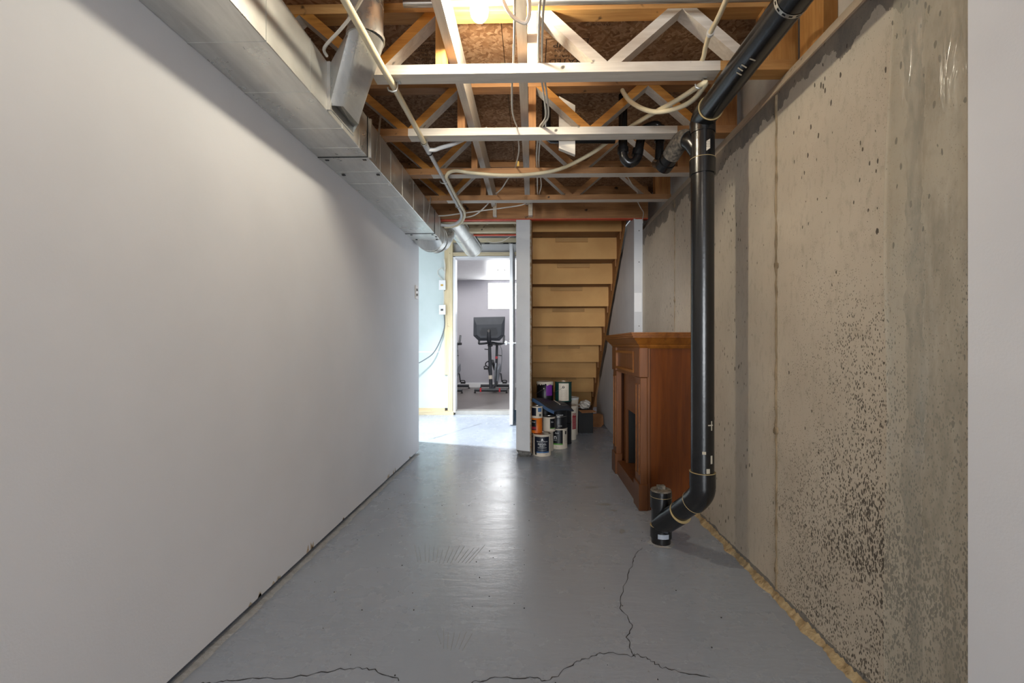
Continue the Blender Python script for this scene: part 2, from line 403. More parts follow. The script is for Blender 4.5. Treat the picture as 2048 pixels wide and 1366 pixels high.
# trowel comb marks
for (x, y, n, l, dx) in ((-.52, 1.98, 15, .16, .018), (-.30, 1.42, 7, .09, .014)):
    bm = bmesh.new()
    for k in range(n):
        a = (k-n/2)*.03
        tube(bm, [(x+k*dx-a*.05, y+random.uniform(-.01, .02), .0003), (x+k*dx+a*.2, y+l*random.uniform(.7, 1.1), .0003)], .0009, 5)
    setp(obj('comb_ridges', bm, mat('paint comb ridge', (172, 174, 178), .4), fl), None, kind='stuff')
bm = bmesh.new()
for k in range(90):
    x = random.uniform(-.9, .85); y = random.uniform(1.2, 3.2); r = random.uniform(.001, .0028)
    bmesh.ops.create_icosphere(bm, subdivisions=1, radius=r, matrix=Matrix.Translation((x, y, r*.3)))
setp(obj('grit', bm, M['crack'], fl), None, kind='stuff')
# pale splashes near the mantel
for (x, y, rx, ry) in ((.40, 3.05, .05, .012), (.43, 2.72, .05, .012), (.46, 2.33, .016, .014), (.47, 2.62, .03, .006)):
    bm = bmesh.new(); bmesh.ops.create_circle(bm, cap_ends=True, segments=12, radius=1)
    for v in bm.verts: k = random.uniform(.7, 1.1); v.co = (x+v.co.x*rx*k+v.co.y*ry*.6, y+v.co.y*ry*k*2, .0008)
    obj('paint_splash', bm, mat('pale floor splash', (150, 150, 150), .7), fl)

# ------------------------------------------------------------------ walls
wlft = obj('wall_left', BX(-1.13, -1.012, -2.6, 3.985, .026, 2.30), M['drywall'])
setp(wlft, 'smooth white painted drywall along the left side', 'wall', kind='structure')
obj('bottom_plate', BX(-1.125, -1.05, -2.6, 3.97, 0, .026), M['gap'], wlft)  # plate coloured near-black to paint in the shade of the gap
# scuffed chips along the foot of the drywall
for (y, h) in ((2.02, .05), (3.15, .04), (3.28, .035), (2.4, .012), (1.62, .02), (1.75, .018), (3.7, .02)):
    bm = bmesh.new()
    for k in range(3):
        yy = y+random.uniform(-.03, .03); hh = h*random.uniform(.5, 1)
        v = [bm.verts.new(q) for q in ((-1.0114, yy-.012, .0265), (-1.0114, yy+.012, .0265), (-1.0114, yy+random.uniform(-.01, .01), .0265+hh))]
        bm.faces.new(v)
    obj('torn_paper', bm, M['paperedge'], wlft)
# unpainted strip of floor at the foot of the wall
bm = bmesh.new(); n = 90; L = []; Rr = []
for k in range(n+1):
    y = 1.0+2.95*k/n
    L.append(bm.verts.new((-1.03, y, .0007))); Rr.append(bm.verts.new((-1.0+random.uniform(-.004, .006)+.006, y, .0007)))
for k in range(n): bm.faces.new((L[k], Rr[k], Rr[k+1], L[k+1]))
obj('unpainted_edge', bm, M['bare'], fl)
# partition turning left past the end of the white wall
ws = obj('wall_side', BX(-3.4, -1.16, 4.0, 4.46, 0, 2.5), M['drywall'])
setp(ws, 'partition turning left behind the end of the white wall', 'wall', kind='structure')
wl2 = obj('wall_side_room', BX(-3.4, -3.3, 4.46, 6.2, 0, 2.5), M['drywall'])
setp(wl2, 'far left wall of the bright side room', 'wall', kind='structure')

# right concrete foundation wall with rounded top ledge
prof = [(.93, 0), (.93, 1.915), (.934, 1.929), (.946, 1.946), (.966, 1.970), (.986, 2.006), (1.0, 2.033), (1.2, 2.033), (1.2, 0)]
wr = obj('wall_right', PRISM([(x, .9, z) for x, z in prof], (0, 5.4, 0)), M['concrete'], origin=(0, 0, 0))
setp(wr, 'pitted tan poured concrete foundation wall', 'wall', kind='structure')
def ridge(y, z0, z1, r, seed):
    rnd = random.Random(seed); pts = []; R = []
    n = 60
    for k in range(n+1):
        pts.append((.9298, y+rnd.uniform(-.0025, .0025), z0+(z1-z0)*k/n)); R.append(r*rnd.uniform(.5, 1.25))
    return TUBE(pts, R, 7)
for (y, r, s) in ((1.735, .0062, 1), (2.962, .0042, 2), (2.62, .002, 5)):
    obj('form_ridge', ridge(y, .03, 1.91 if y != 2.62 else .5, r, s), M['ridge'], wr, True)
for (y, z, r) in ((1.735, 1.262, .016), (1.74, .633, .018), (1.738, .10, .014), (2.965, 1.874, .016), (2.962, 1.25, .015), (2.5, .75, .012)):
    bm = bmesh.new(); bmesh.ops.create_icosphere(bm, subdivisions=2, radius=r)
    for v in bm.verts: v.co *= random.uniform(.75, 1.15); v.co.x *= .35
    bmesh.ops.translate(bm, vec=(.929, y, z), verts=bm.verts[:])
    obj('tie_knob', bm, M['ridge'], wr, True)
# tan sealant bead at the foot
bm = bmesh.new(); n = 150; rows = []
for k in range(n+1):
    y = 1.0+1.72*k/n; wob = .014+.010*math.sin(k*.37)*math.sin(k*.11)+random.uniform(-.004, .004)
    rows.append([bm.verts.new(p) for p in ((.932, y, .020+random.uniform(-.006, .008)), (.932-wob*.6, y, .014+random.uniform(-.003, .003)), (.932-wob-.010, y, .0004))])
for a, b in zip(rows, rows[1:]):
    for k in range(2): bm.faces.new((a[k], a[k+1], b[k+1], b[k]))
t1 = obj('trim_1', bm, M['seal'], None, True)
setp(t1, 'crumbly tan sealant bead along the foot of the concrete wall', 'sealant', kind='structure')
# near right white wall
wn = obj('wall_near_right', BX(.924, 1.0, -2.6, .976, 0, 2.35), M['drywall'])
setp(wn, 'white painted wall edge at the right margin of the picture', 'wall', kind='structure')

# white rim insulation, rim lumber
ri = obj('wall_rim', BX(1.07, 1.11, .3, 7.0, 2.0335, 2.32), M['insul'])
setp(ri, 'white rim panel above the concrete ledge', 'wall', kind='structure')
for (y0, y1) in ((1.60, 1.74), (1.08, 1.20)):
    o = obj('rim_block', BX(1.02, 1.069, y0, y1, 2.035, 2.318), M['rawz'])
    setp(o, 'yellow upright rim block behind the black pipe overhead' if y0 > 1.5 else 'yellow upright rim block above the plastic sheet at the top right', 'block', 'rim blocks on the sill')

# polyethylene sheet
bm = bmesh.new(); ny, nz = 26, 90; G = []
for j in range(nz+1):
    z = .0+2.02*j/nz; row = []
    for i in range(ny+1):
        u = i/ny; edge = .010*math.sin(z*2.3)+.008*math.sin(z*5.1+1)-.03*max(0, z-1.7)
        y = .978+(.218+edge)*u
        d = .003+.006*abs(math.sin(u*7+z*1.3+1.2*math.sin(z*1.7)))*(.4+u*.6)+.004*math.sin(z*9+u*4)*math.sin(u*3)
        d *= .35+.65*math.exp(-((z-1.25)/.55)**2)
        row.append(bm.verts.new((.9285-d, y, z)))
    G.append(row)
for j in range(nz):
    for i in range(ny): bm.faces.new((G[j][i], G[j][i+1], G[j+1][i+1], G[j+1][i]))
ps = obj('plastic_sheet', bm, M['poly'], None, True)
setp(ps, 'clear wrinkled plastic vapour sheet hanging over concrete beside the white wall edge', 'plastic sheet')
# crack in the concrete at the top of the sheet
obj('wall_crack', PRISM([(.9285, 1.12, 1.80), (.9285, 1.128, 1.86), (.9285, 1.142, 1.905), (.9285, 1.122, 1.915), (.9285, 1.116, 1.86)], (.001, 0, 0)), M['gap'], wr)

# ------------------------------------------------------------------ stair side wall (white end) and furring wall
wst = obj('wall_stair', BX(-.140, -.022, 3.858, 6.2, .03, 2.034), M['drywall2'])
setp(wst, 'white partition end standing between the far doorway and the open stairs', 'wall', kind='structure')
bm = bmesh.new(); n = 40; A = []; B = []
for k in range(n+1):
    z = .03+2.0*k/n
    A.append(bm.verts.new((-.022, 3.859, z))); B.append(bm.verts.new((-.009+random.uniform(-.003, .003), 3.862, z)))
for k in range(n): bm.faces.new((A[k], B[k], B[k+1], A[k+1]))
bmesh.ops.solidify(bm, geom=bm.faces[:], thickness=.012)
obj('raw_edge', bm, M['paperedge'], wst)
obj('side_board', BX(-.0215, -.008, 3.876, 6.2, .03, 2.03), M['brownz'], wst)
obj('torn_foot', PRISM([(-.139, 3.855, .062), (-.10, 3.855, .055), (-.03, 3.855, .048), (-.012, 3.855, .04), (-.012, 3.855, .016), (-.05, 3.855, .02), (-.12, 3.855, .03)], (0, .05, 0)), M['grey'], wst)
obj('foot_block', BX(-.125, -.02, 3.87, 4.2, 0, .0295), M['grey'], wst)

panel = [(4.064, 2.03), (4.283, 1.846), (4.532, 1.602), (4.84, 1.332), (5.07, 1.09), (5.19, .954), (5.62, .585), (6.0, .30), (6.05, .02), (4.998, .0), (3.832, .0), (3.832, 2.03)]
fine = []
for k in range(len(panel)):
    a, b = panel[k], panel[(k+1) % len(panel)]; m_ = 6 if k < 8 else 1
    for j in range(m_):
        t_ = j/m_; jig = random.uniform(-.007, .007) if k < 8 and (j or k) else 0
        fine.append((.857, a[0]+(b[0]-a[0])*t_+jig, a[1]+(b[1]-a[1])*t_+jig))
wf = obj('wall_furring', PRISM(fine, (.013, 0, 0)), M['drywall2'])
setp(wf, 'white drywall furring with a sloping torn edge beside the stairs', 'wall', kind='structure')
obj('end_panel', BX(.857, .9285, 3.818, 3.832, .0, 2.022), M['drywall2'], wf)
obj('tape_patch', BX(.859, .920, 3.8165, 3.818, 1.24, 1.40), M['white'], wf)
for z in (1.925, 1.66, 1.12):
    bm = bmesh.new(); bmesh.ops.create_uvsphere(bm, u_segments=8, v_segments=6, radius=.0042, matrix=Matrix.Translation((.899, 3.818, z)))
    obj('screw', bm, M['ink'], wf)

# ------------------------------------------------------------------ staircase seen from behind
st = thing('staircase', 'open backed wooden staircase rising toward the camera with brown risers', 'staircase', (.43, 5.2, 0))
NS = 11; y0, z0, dy, dz = 4.275, 2.031, .2425, .2145
for k in range(NS):
    Y, Zb = y0+dy*k, z0-dz*k
    if Zb < .02: break
    top = Zb+dz-.0005 if k else 2.318
    obj('riser', BX(0., .838, Y-.016, Y, Zb, top), M['stairr'], st)
    obj('tread', BX(0., .838, Y+.0005, Y+dy-.0165, Zb+.002, Zb+.027), M['stairt'], st)
    if k % 2 == 0 or k < 4:
        obj('glue_block', BX(.20+.03*(k % 3), .60-.05*(k % 2), Y-.034, Y-.0165, Zb+dz-.045, Zb+dz-.004), M['stairb'], st)
for sx0, sx1 in ((.838, .8565), (-.0075, -.0005)):
    pts = [(4.03, 2.03), (4.2, 2.03), (y0+dy*10, .06), (6.55, 0.0), (6.45, .0)]
    obj('stringer', PRISM([(sx0, y0-.335, z0+.22), (sx0, y0+.10, z0+.22), (sx0, y0+dy*9.4+.2, 0), (sx0, y0+dy*9.4-.105, 0)], (sx1-sx0, 0, 0)), M['brownz'], st)
for k in range(9):
    Y, Zb = y0+dy*k, z0-dz*k
    obj('wedge', PRISM([(.826, Y+.001, Zb), (.826, Y+.001, Zb-.07), (.826, Y+dy-.05, Zb)], (.0115, 0, 0)), M['brownz'], st)
wbk = obj('wall_back', BX(-.02, 1.2, 7.0, 7.08, 0, 2.4), M['brownz'])
setp(wbk, 'dark wall below the far end of the stairs', 'wall', kind='structure')
flb = obj('floor_stair', BX(-.005, 1.2, 6.2, 7.0, -.12, 0), M['floor'])
setp(flb, 'grey floor under the foot of the stairs', 'floor', kind='structure')

# ------------------------------------------------------------------ ceiling
ce = obj('ceiling', BX(-3.4, 1.2, -2.6, 4.43, 2.345, 2.40), M['gap'])
setp(ce, 'underside of the subfloor above the trusses', 'ceiling', kind='structure')
for (xa, xb) in ((-1.36, -.134), (-.131, 1.069)):
    for (ya, yb) in ((-2.6, .53), (.534, 2.97), (2.974, 4.42)):
        obj('subfloor_panel', BX(xa, xb, ya, yb, 2.3195, 2.345), M['osb'], ce)
ce3 = obj('ceiling_stair', BX(-.14, 1.2, 4.43, 7.0, 2.5, 2.55), M['gap']); setp(ce3, 'dark space above the stairs', 'ceiling', kind='structure')
ce2 = obj('ceiling_side', BX(-3.4, -.145, 4.43, 6.3, 2.5, 2.55), M['gap'])
setp(ce2, 'dark ceiling above the passage to the far door', 'ceiling', kind='structure')
def stamp(x, y, lines, size, box=None):
    z = 2.3188
    mt = lambda px, py: Matrix.Translation((px, py, z)) @ Matrix.Rotation(PI, 4, 'X') @ Matrix.Rotation(PI, 4, 'Z') @ Matrix.Scale(1, 4)
    for k, s in enumerate(lines):
        flat_text('stamp_print', s, size*(1.9 if len(s) < 6 else 1), mt(x, y+k*size*1.5), M['stamp'], ce)
    if box:
        x0_, x1_, y0_, y1_ = box; bm = bmesh.new()
        for (a, b, c, d) in ((x0_, x1_, y0_, y0_+.003), (x0_, x1_, y1_-.003, y1_), (x0_, x0_+.003, y0_, y1_), (x1_-.003, x1_, y0_, y1_)):
            bx(bm, a, b, c, d, z-.0003, z)
        obj('stamp_frame', bm, M['stamp'], ce)
stamp(.155, 2.04, ['LNUP', 'TO SPAN', '10 MAY 6', 'RATED'], .026, (.06, .25, 2.00, 2.27))
stamp(.28, 1.86, ['MUST BE TIGHT', 'PERPENDICULAR', 'EXPOSURE 1'], .018)
stamp(-.475, 2.03, ['STRENGTH AXIS', 'THIS DIRECTION', 'EXPOSURE 1', 'SHEATHING SPAN', 'MILL RATED', 'SPACED GAP'], .022, (-.60, -.40, 2.00, 2.05))
stamp(-.47, 2.58, ['SHEATHING', 'SPACED GAP', 'EXPOSURE 1', 'STRENGTH AXIS'], .022)

# ------------------------------------------------------------------ floor trusses
ZB, ZT = 2.035, 2.281      # undersides of bottom and top chords
def web(p0, p1, y, th=.038, dep=.066, mats=None, parent=None, name='web'):
    (xa, za), (xb, zb) = p0, p1; d = Vector((xb-xa, 0, zb-za)).normalized(); n = Vector((-d.z, 0, d.x))*th/2
    pts = [Vector((xa, y, za))+n, Vector((xb, y, zb))+n, Vector((xb, y, zb))-n, Vector((xa, y, za))-n]
    # trim ends level with the chords
    for k in (0, 3):
        q = pts[k]
        zz = za; f = (zz-q.z)/d.z if abs(d.z) > .1 else 0; pts[k] = q+d*f
    for k in (1, 2):
        q = pts[k]; f = (zb-q.z)/d.z if abs(d.z) > .1 else 0; pts[k] = q+d*f
    bm = PRISM(pts, (0, dep, 0))
    bmesh.ops.recalc_face_normals(bm, faces=bm.faces[:])
    for f in bm.faces:
        f.normal_update(); f.material_index = 1 if f.normal.z < -.2 else 0
    return obj(name, bm, mats, parent)
def chord(xs, y0, y1, z0, z1, mats, painted, parent, name):
    """painted(x) -> front face painted there; underside always takes material 1"""
    bm = bmesh.new()
    rings = [[bm.verts.new((x, y, z)) for (y, z) in ((y0, z0), (y1, z0), (y1, z1), (y0, z1))] for x in xs]
    for i in range(len(xs)-1):
        a, b = rings[i], rings[i+1]; xm = (xs[i]+xs[i+1])/2; p = painted(xm)
        for k, mi in ((0, 1 if p >= 1 else 0), (1, 0), (2, 0), (3, 1 if p >= 2 else 0)):
            f = bm.faces.new((a[k], a[(k+1) % 4], b[(k+1) % 4], b[k])); f.material_index = mi
    bm.faces.new(rings[0]); bm.faces.new(rings[-1][::-1])
    return obj(name, bm, mats, parent)
TY = [1.262, 1.777, 2.300, 2.826, 3.336]
TL = ['floor truss nearest the camera, at the top edge of the picture', 'floor truss just behind the lit bulb with a white painted bottom chord',
      'floor truss second behind the lit bulb, black pipe branch hanging at its right end', 'floor truss third behind the lit bulb with the ivory hose across its brown chord',
      'floor truss farthest back, just in front of the wooden header beam']
XR = [1.04, 1.04, 1.04, 1.04, 1.02]
for i, ty in enumerate(TY):
    T = thing('floor_truss', TL[i], 'truss', (0, ty, ZB), 'floor trusses across the ceiling')
    front_paint = i <= 2
    rawm, rz = (M['raw'], M['rawz']) if i < 2 else (M['brownw'], M['brownz'])
    def painted(x, fp=front_paint):
        if -.64 < x < .735: return 2 if fp else 1
        return 1 if (not fp and -.9 < x < .95) else 0
    chord([-1.30, -.64, -.2, .3, .735, XR[i]], ty, ty+.068, ZB, ZB+.038, [rawm, M['wpaint']], painted, T, 'bottom_chord')
    chord([-1.30, 0, XR[i]], ty, ty+.068, ZT, ZT+.038, [rawm, rawm], lambda x: 0, T, 'top_chord')
    a, b = ZB+.0385, ZT-.0005
    wy = ty+.001
    left = [M['amber'], M['wpaint'] if i else M['amber']]
    right = [M['wpaint'], M['wpaint']] if i < 2 else [M['amber'] if i == 2 else M['brownw'], M['wpaint']]
    post = M['rawz'] if i < 2 else M['brownz']
    obj('post', BX(-.385, -.347, wy, wy+.066, a, b), post, T)
    obj('post', BX(-.020, .018, wy, wy+.066, a, b), M['wpaint'] if i == 1 else post, T)
    web((-.615, a), (-.40, b), wy, mats=left, parent=T)
    web((-.665, a), (-.905, b), wy, mats=left, parent=T)
    web((-1.20, a), (-.96, b), wy, mats=left, parent=T)
    web((.270, a), (.045, b), wy, mats=right, parent=T)
    web((.320, a), (.560, b), wy, mats=right, parent=T)
    web((.850, a), (.615, b), wy, mats=[right[0], M['wpaint']], parent=T)
    obj('end_block', BX(.905, .972, wy, wy+.066, a, b), rz, T)
    obj('end_block', BX(.973, 1.035 if i < 4 else 1.015, wy, wy+.066, a, b), rz, T)
    for (x, z) in ((-.64, ZB+.02), (.295, ZB+.02)):
        pass
# header beams with red sealed lower edge
hb = obj('header_beam', BX(-1.30, .985, 3.858, 3.905, 2.042, 2.319), M['brownw'])
setp(hb, 'wide brown header beam above the stairs with a red lower edge', 'beam')
obj('red_edge', BX(-1.30, .985, 3.857, 3.906, 2.0345, 2.042), M['red'], hb)
tb = thing('floor_truss', 'pale truss behind the header beam over the passage to the far door', 'truss', (-.6, 4.26, ZB), 'floor trusses across the ceiling')
obj('bottom_chord', BX(-1.3, -.13, 4.26, 4.325, 2.035, 2.073), M['palex'], tb)
obj('top_chord', BX(-1.3, -.13, 4.26, 4.325, ZT, ZT+.038), M['palex'], tb)
for p0, p1 in (((-.50, 2.074), (-.30, 2.28)), ((-.24, 2.28), (-.14, 2.074)), ((-.56, 2.074), (-.8, 2.28))):
    web(p0, p1, 4.261, mats=[M['palex'], M['palex']], parent=tb)
t2 = thing('floor_truss', 'thin pale chord tucked just behind the header beam left of the white partition', 'truss', (-.6, 3.93, ZB), 'floor trusses across the ceiling')
obj('bottom_chord', BX(-1.3, -.145, 3.93, 3.995, 2.035, 2.073), M['palex'], t2)
obj('top_chord', BX(-1.3, -.145, 3.93, 3.995, ZT, ZT+.038), M['palex'], t2)
hb2 = obj('header_beam', BX(-1.3, -.145, 4.40, 4.43, 2.045, 2.50), M['palex'])
setp(hb2, 'pale rear header beam with a red lower edge over the passage', 'beam')
obj('red_edge', BX(-1.3, -.145, 4.398, 4.432, 2.035, 2.045), M['red'], hb2)

# lengthwise bracing boards on the chords (notched between trusses)
sA = obj('bracing_board', BX(-.346, -.311, .6, 3.83, 2.135, 2.2805), M['wpainty'])
setp(sA, 'white speckled bracing board running lengthwise left of the lit bulb', 'board', 'bracing boards on the trusses')
sB = obj('bracing_board', BX(-.0615, -.0217, .6, 3.83, 2.152, 2.190), M['wpainty'])
setp(sB, 'white bracing board running lengthwise right of the lit bulb', 'board', 'bracing boards on the trusses')
# short hanging blocks at the header
for (x0_, x1_) in ((-.335, -.305), (-.035, 0)):
    o = obj('hanger_block', BX(x0_, x1_, 3.80, 3.856, 2.055, 2.25), M['wpaint'])
    setp(o, 'short white block on the header beam under the left bracing board' if x0_ < -.2 else 'short white block on the header beam under the right bracing board', 'block', 'blocks on the header beam')
# loose white board leaning between trusses
bd = obj('loose_board', PRISM([(.140, 2.38, 2.275), (.225, 2.38, 2.225), (.225, 2.38, 1.965), (.140, 2.38, 2.00)], (0, .03, 0)), M['wpaint'])
setp(bd, 'grey white board hanging upright behind the second truss right of the bracing boards', 'board')

# ------------------------------------------------------------------ duct
du = thing('air_duct', 'galvanised rectangular air duct along the top of the left wall', 'duct', (-.893, 2, 1.845))
DX0, DX1, DZ0, DZ1 = -1.0115, -.777, 1.845, 2.0335
cuts = [-1.2, 2.108, 3.56]
def duct_sec(ya, yb):
    bm = BX(DX0, DX1, ya, yb, DZ0, DZ1, .002); return obj('duct_section', bm, M['metal'], du)
duct_sec(-1.2, .9); duct_sec(.902, 2.106); duct_sec(2.112, 3.56); duct_sec(3.566, 3.765)
def band(y, wdt, t_, m=None, name='seam'):
    bm = bmesh.new(); bx(bm, DX0, DX1+t_, y, y+wdt, DZ0-t_, DZ0); bx(bm, DX1, DX1+t_, y, y+wdt, DZ0, DZ1)
    return obj(name, bm, m or M['metal'], du)
for y in (1.04, 1.295, 1.556, 1.82, 2.0, 2.28, 2.45, 2.67, 2.92, 3.2): band(y, .004, .0012)
for y in (2.098, 3.552, 3.748): band(y, .022, .003, None, 'cleat')
for y in (2.097, 3.551, 3.768): band(y, .0035, .0034, M['ink'], 'joint_line')
for y in (1.685, 2.118): obj('standing_seam', BX(DX1, DX1+.012, y, y+.012, DZ0+.006, DZ1), M['metal'], du)
for (x, y) in ((-.80, 2.12), (-.98, 2.12), (-.80, 2.31), (-.98, 2.31), (-.80, 3.58), (-.97, 3.58), (-.80, 3.74), (-.97, 3.74), (-.786, 3.65)):
    obj('fastener', BX(x-.008, x+.008, y, y+.012, DZ0-.005, DZ0-.001), M['ink'], du)
# hanger straps
for (y, zt, lb) in ((2.20, 2.10, 'thin metal hanger strap on the duct side near the second truss'), (3.30, 2.055, 'thin metal hanger strap on the duct side near its far end')):
    o = obj('hanger_strap', PRISM([(-.7755, y, 1.86), (-.7755, y+.022, 1.86), (-.752, y+.022, zt), (-.752, y, zt)], (.0018, 0, 0)), M['steel'])
    setp(o, lb, 'strap', 'duct hanger straps')
# takeoff boot and riser pipe
bt = thing('duct_boot', 'angled sheet metal takeoff boot with round riser pipe on the duct side', 'duct', (-.62, 1.7, 1.87))
seg = 32; cx, cy, cz, rr = -.611, 1.635, 2.078, .063
KEY = [((-.774, 1.70, 2.03), 205), ((-.774, 1.70, 1.874), 232), ((-.735, 1.73, 1.886), 275), ((-.735, 1.885, 1.892), 345), ((-.774, 1.925, 1.874), 425), ((-.774, 1.925, 2.03), 510), ((-.774, 1.70, 2.03), 565)]
bm = bmesh.new(); A = []; B = []
for (pa, aa), (pb, ab) in zip(KEY, KEY[1:]):
    for k in range(6):
        t_ = k/6; A.append(bm.verts.new(Vector(pa).lerp(Vector(pb), t_))); a = math.radians(aa+(ab-aa)*t_)
        B.append(bm.verts.new((cx+rr*math.cos(a), cy+rr*math.sin(a), cz-.010*math.cos(a))))
n = len(A)
for k in range(n): bm.faces.new((A[k], A[(k+1) % n], B[(k+1) % n], B[k]))
bm.faces.new(A)
obj('boot', bm, M['metal'], bt, True)
obj('flange', BX(DX1, DX1+.004, 1.694, 1.935, 1.866, 2.033), M['metal'], bt)
obj('collar', TUBE([(cx, cy, cz-.002), (cx, cy, cz+.012)], rr+.005, 28), M['metal'], bt, True)
obj('riser_pipe', TUBE([(cx, cy, cz), (cx, cy, 2.315)], rr, 32), M['metal'], bt, True)
obj('pipe_seam', TUBE([(cx, cy, cz+.118), (cx, cy, cz+.123)], rr+.0015, 28), M['metal'], bt, True)
for a in (-1.9, -1.2): 
    bm = bmesh.new(); bmesh.ops.create_uvsphere(bm, u_segments=8, v_segments=6, radius=.006, matrix=Matrix.Translation((cx+rr*math.cos(a), cy+rr*math.sin(a), cz+.03 if a < -1.5 else cz+.13)))
    obj('rivet', bm, M['steel'], bt, True)
for k in range(5): pass
fx = thing('flexible_pipe', 'short ribbed metal flex pipe at the top beside the duct riser', 'pipe', (-.5, 1.6, 2.28))
bm = bmesh.new(); P = []; R = []
for k in range(25): P.append((-.575+.085*k/24, 1.60, 2.215+.04*math.sin(k/24*PI/2))); R.append(.030+.004*(k % 2))
obj('ribbed_body', tube(bm, P, R, 16), M['metal'], fx, True)
obj('neck', TUBE([(-.60, 1.60, 2.22), (-.57, 1.60, 2.215)], .036, 16), M['metal'], fx, True)
cp = obj('metal_conduit', TUBE([(-.49, 1.70, 2.256), (-.2, 1.70, 2.256), (.5, 1.70, 2.256), (.98, 1.70, 2.256)], .0125, 14), M['steel'], None, True)
setp(cp, 'shiny grey metal conduit crossing the very top of the picture', 'conduit')
# far end: transition and elbow
el = thing('duct_elbow', 'round galvanised elbow at the far end of the rectangular duct, slanting pipe behind it', 'duct', (-.89, 3.9, 1.85))
bm = bmesh.new(); seg = 32; A = []; B = []
rc2 = [Vector(p) for p in ((DX1, 3.77, DZ1), (DX1, 3.77, DZ0), (DX0, 3.77, DZ0), (DX0, 3.77, DZ1))]
rc2.append(rc2[0]); per = [0]
for a, b in zip(rc2, rc2[1:]): per.append(per[-1]+(b-a).length)
def at2(s):
    s *= per[-1]
    for k in range(4):
        if s <= per[k+1]+1e-9: return rc2[k].lerp(rc2[k+1], (s-per[k])/(per[k+1]-per[k]))
for k in range(seg):
    A.append(bm.verts.new(at2(k/seg))); a = math.radians(45)-2*PI*k/seg
    B.append(bm.verts.new((-.885+.128*math.cos(a), 3.86, 1.90+.128*math.sin(a))))
for k in range(seg): bm.faces.new((A[k], A[(k+1) % seg], B[(k+1) % seg], B[k]))
obj('transition', bm, M['metal'], el, True)
# elbow swings to the right and up behind the header
arc = [(-.885, 3.86, 1.90), (-.885, 3.895, 1.90), (-.865, 3.96, 1.905), (-.84, 4.03, 1.93), (-.82, 4.08, 1.985), (-.81, 4.11, 2.06), (-.81, 4.12, 2.22)]
for k in range(len(arc)-1):
    obj('gore', TUBE([arc[k], arc[k+1]], .128 if k < 3 else .115, 28), M['metal'], el, True)
    obj('gore_bead', TUBE([Vector(arc[k]), Vector(arc[k])+(Vector(arc[k+1])-Vector(arc[k])).normalized()*.010], .132 if k < 3 else .118, 28), M['metal'], el, True)
rp = el
p0, p1 = Vector((-.73, 4.02, 2.10)), Vector((-.63, 4.75, 1.985)); dd = (p1-p0)
obj('slanting_pipe', TUBE([p0, p1], .098, 32), M['metal'], rp, True)
for f in (.45, .96): obj('bead', TUBE([p0+dd*f, p0+dd*(f+.012)], .1005, 32), M['metal'], rp, True)
obj('long_seam', TUBE([p0+Vector((.098, 0, .0)), p1+Vector((.098, 0, .0))], .004, 6), M['metal'], rp)

# ------------------------------------------------------------------ ivory pipe and hoses
vp = thing('ivory_pipe', 'long straight ivory plastic pipe running under the trusses beside the duct', 'pipe', (-.57, 2.4, 2.02))
obj('pipe', TUBE([(-.575, .3, 2.008), (-.570, 1.37, 2.008), (-.568, 1.68, 2.010), (-.569, 1.8, 2.02), (-.568, 2.385, 2.02)], .0128, 16), M['pvc'], vp, True)
obj('lower_pipe', TUBE([(-.568, 2.40, 2.02), (-.568, 2.951, 2.02), (-.568, 3.40, 2.018)] + [(-.561, 3.46, 2.006), (-.56, 3.54, 1.99), (-.585, 3.63, 1.972), (-.64, 3.70, 1.958), (-.70, 3.735, 1.956), (-.764, 3.75, 1.966)], .0115, 14, 4), M['pvcg'], vp, True)
obj('tee', TUBE([(-.568, 2.34, 2.02), (-.568, 2.47, 2.02)], .0155, 16), M['pvcg'], vp, True)
for y in (2.34, 2.462): obj('tee_collar', TUBE([(-.568, y, 2.02), (-.568, y+.01, 2.02)], .018, 16), M['ink'] if y > 2.4 else M['steel'], vp, True)
obj('branch', TUBE([(-.568, 2.42, 2.016), (-.53, 2.425, 2.016), (-.499, 2.42, 2.024), (-.416, 2.41, 2.044), (-.321, 2.405, 2.085), (-.24, 2.40, 2.115)], .0105, 12, 4), M['pvcg'], vp, True)
def clip(x, y, lb, name='pipe_clip', w_=.020):
    bm = bmesh.new(); tube(bm, [(x-w_, y, 2.012), (x-w_*.8, y, 1.999), (x, y, 1.994), (x+w_*.8, y, 1.999), (x+w_, y, 2.012), (x+w_, y, 2.034)], .0035, 6)
    bx(bm, x+w_-.004, x+w_+.012, y-.010, y+.010, 2.0305, 2.0345)
    o = obj(name, bm, M['steel'], None, True); setp(o, lb, 'clip', 'pipe clips under the trusses')
clip(-.571, 1.825, 'metal clip holding the ivory pipe under the white truss behind the bulb')
clip(-.568, 2.87, 'metal clip holding the ivory pipe and hose under the third truss', w_=.024)
clip(-.556, 3.375, 'metal clip holding the pipe pair under the farthest truss', w_=.026)
clip(.672, 1.83, 'clip pinning the ivory hose under the truss at the right near the black stack', w_=.016)
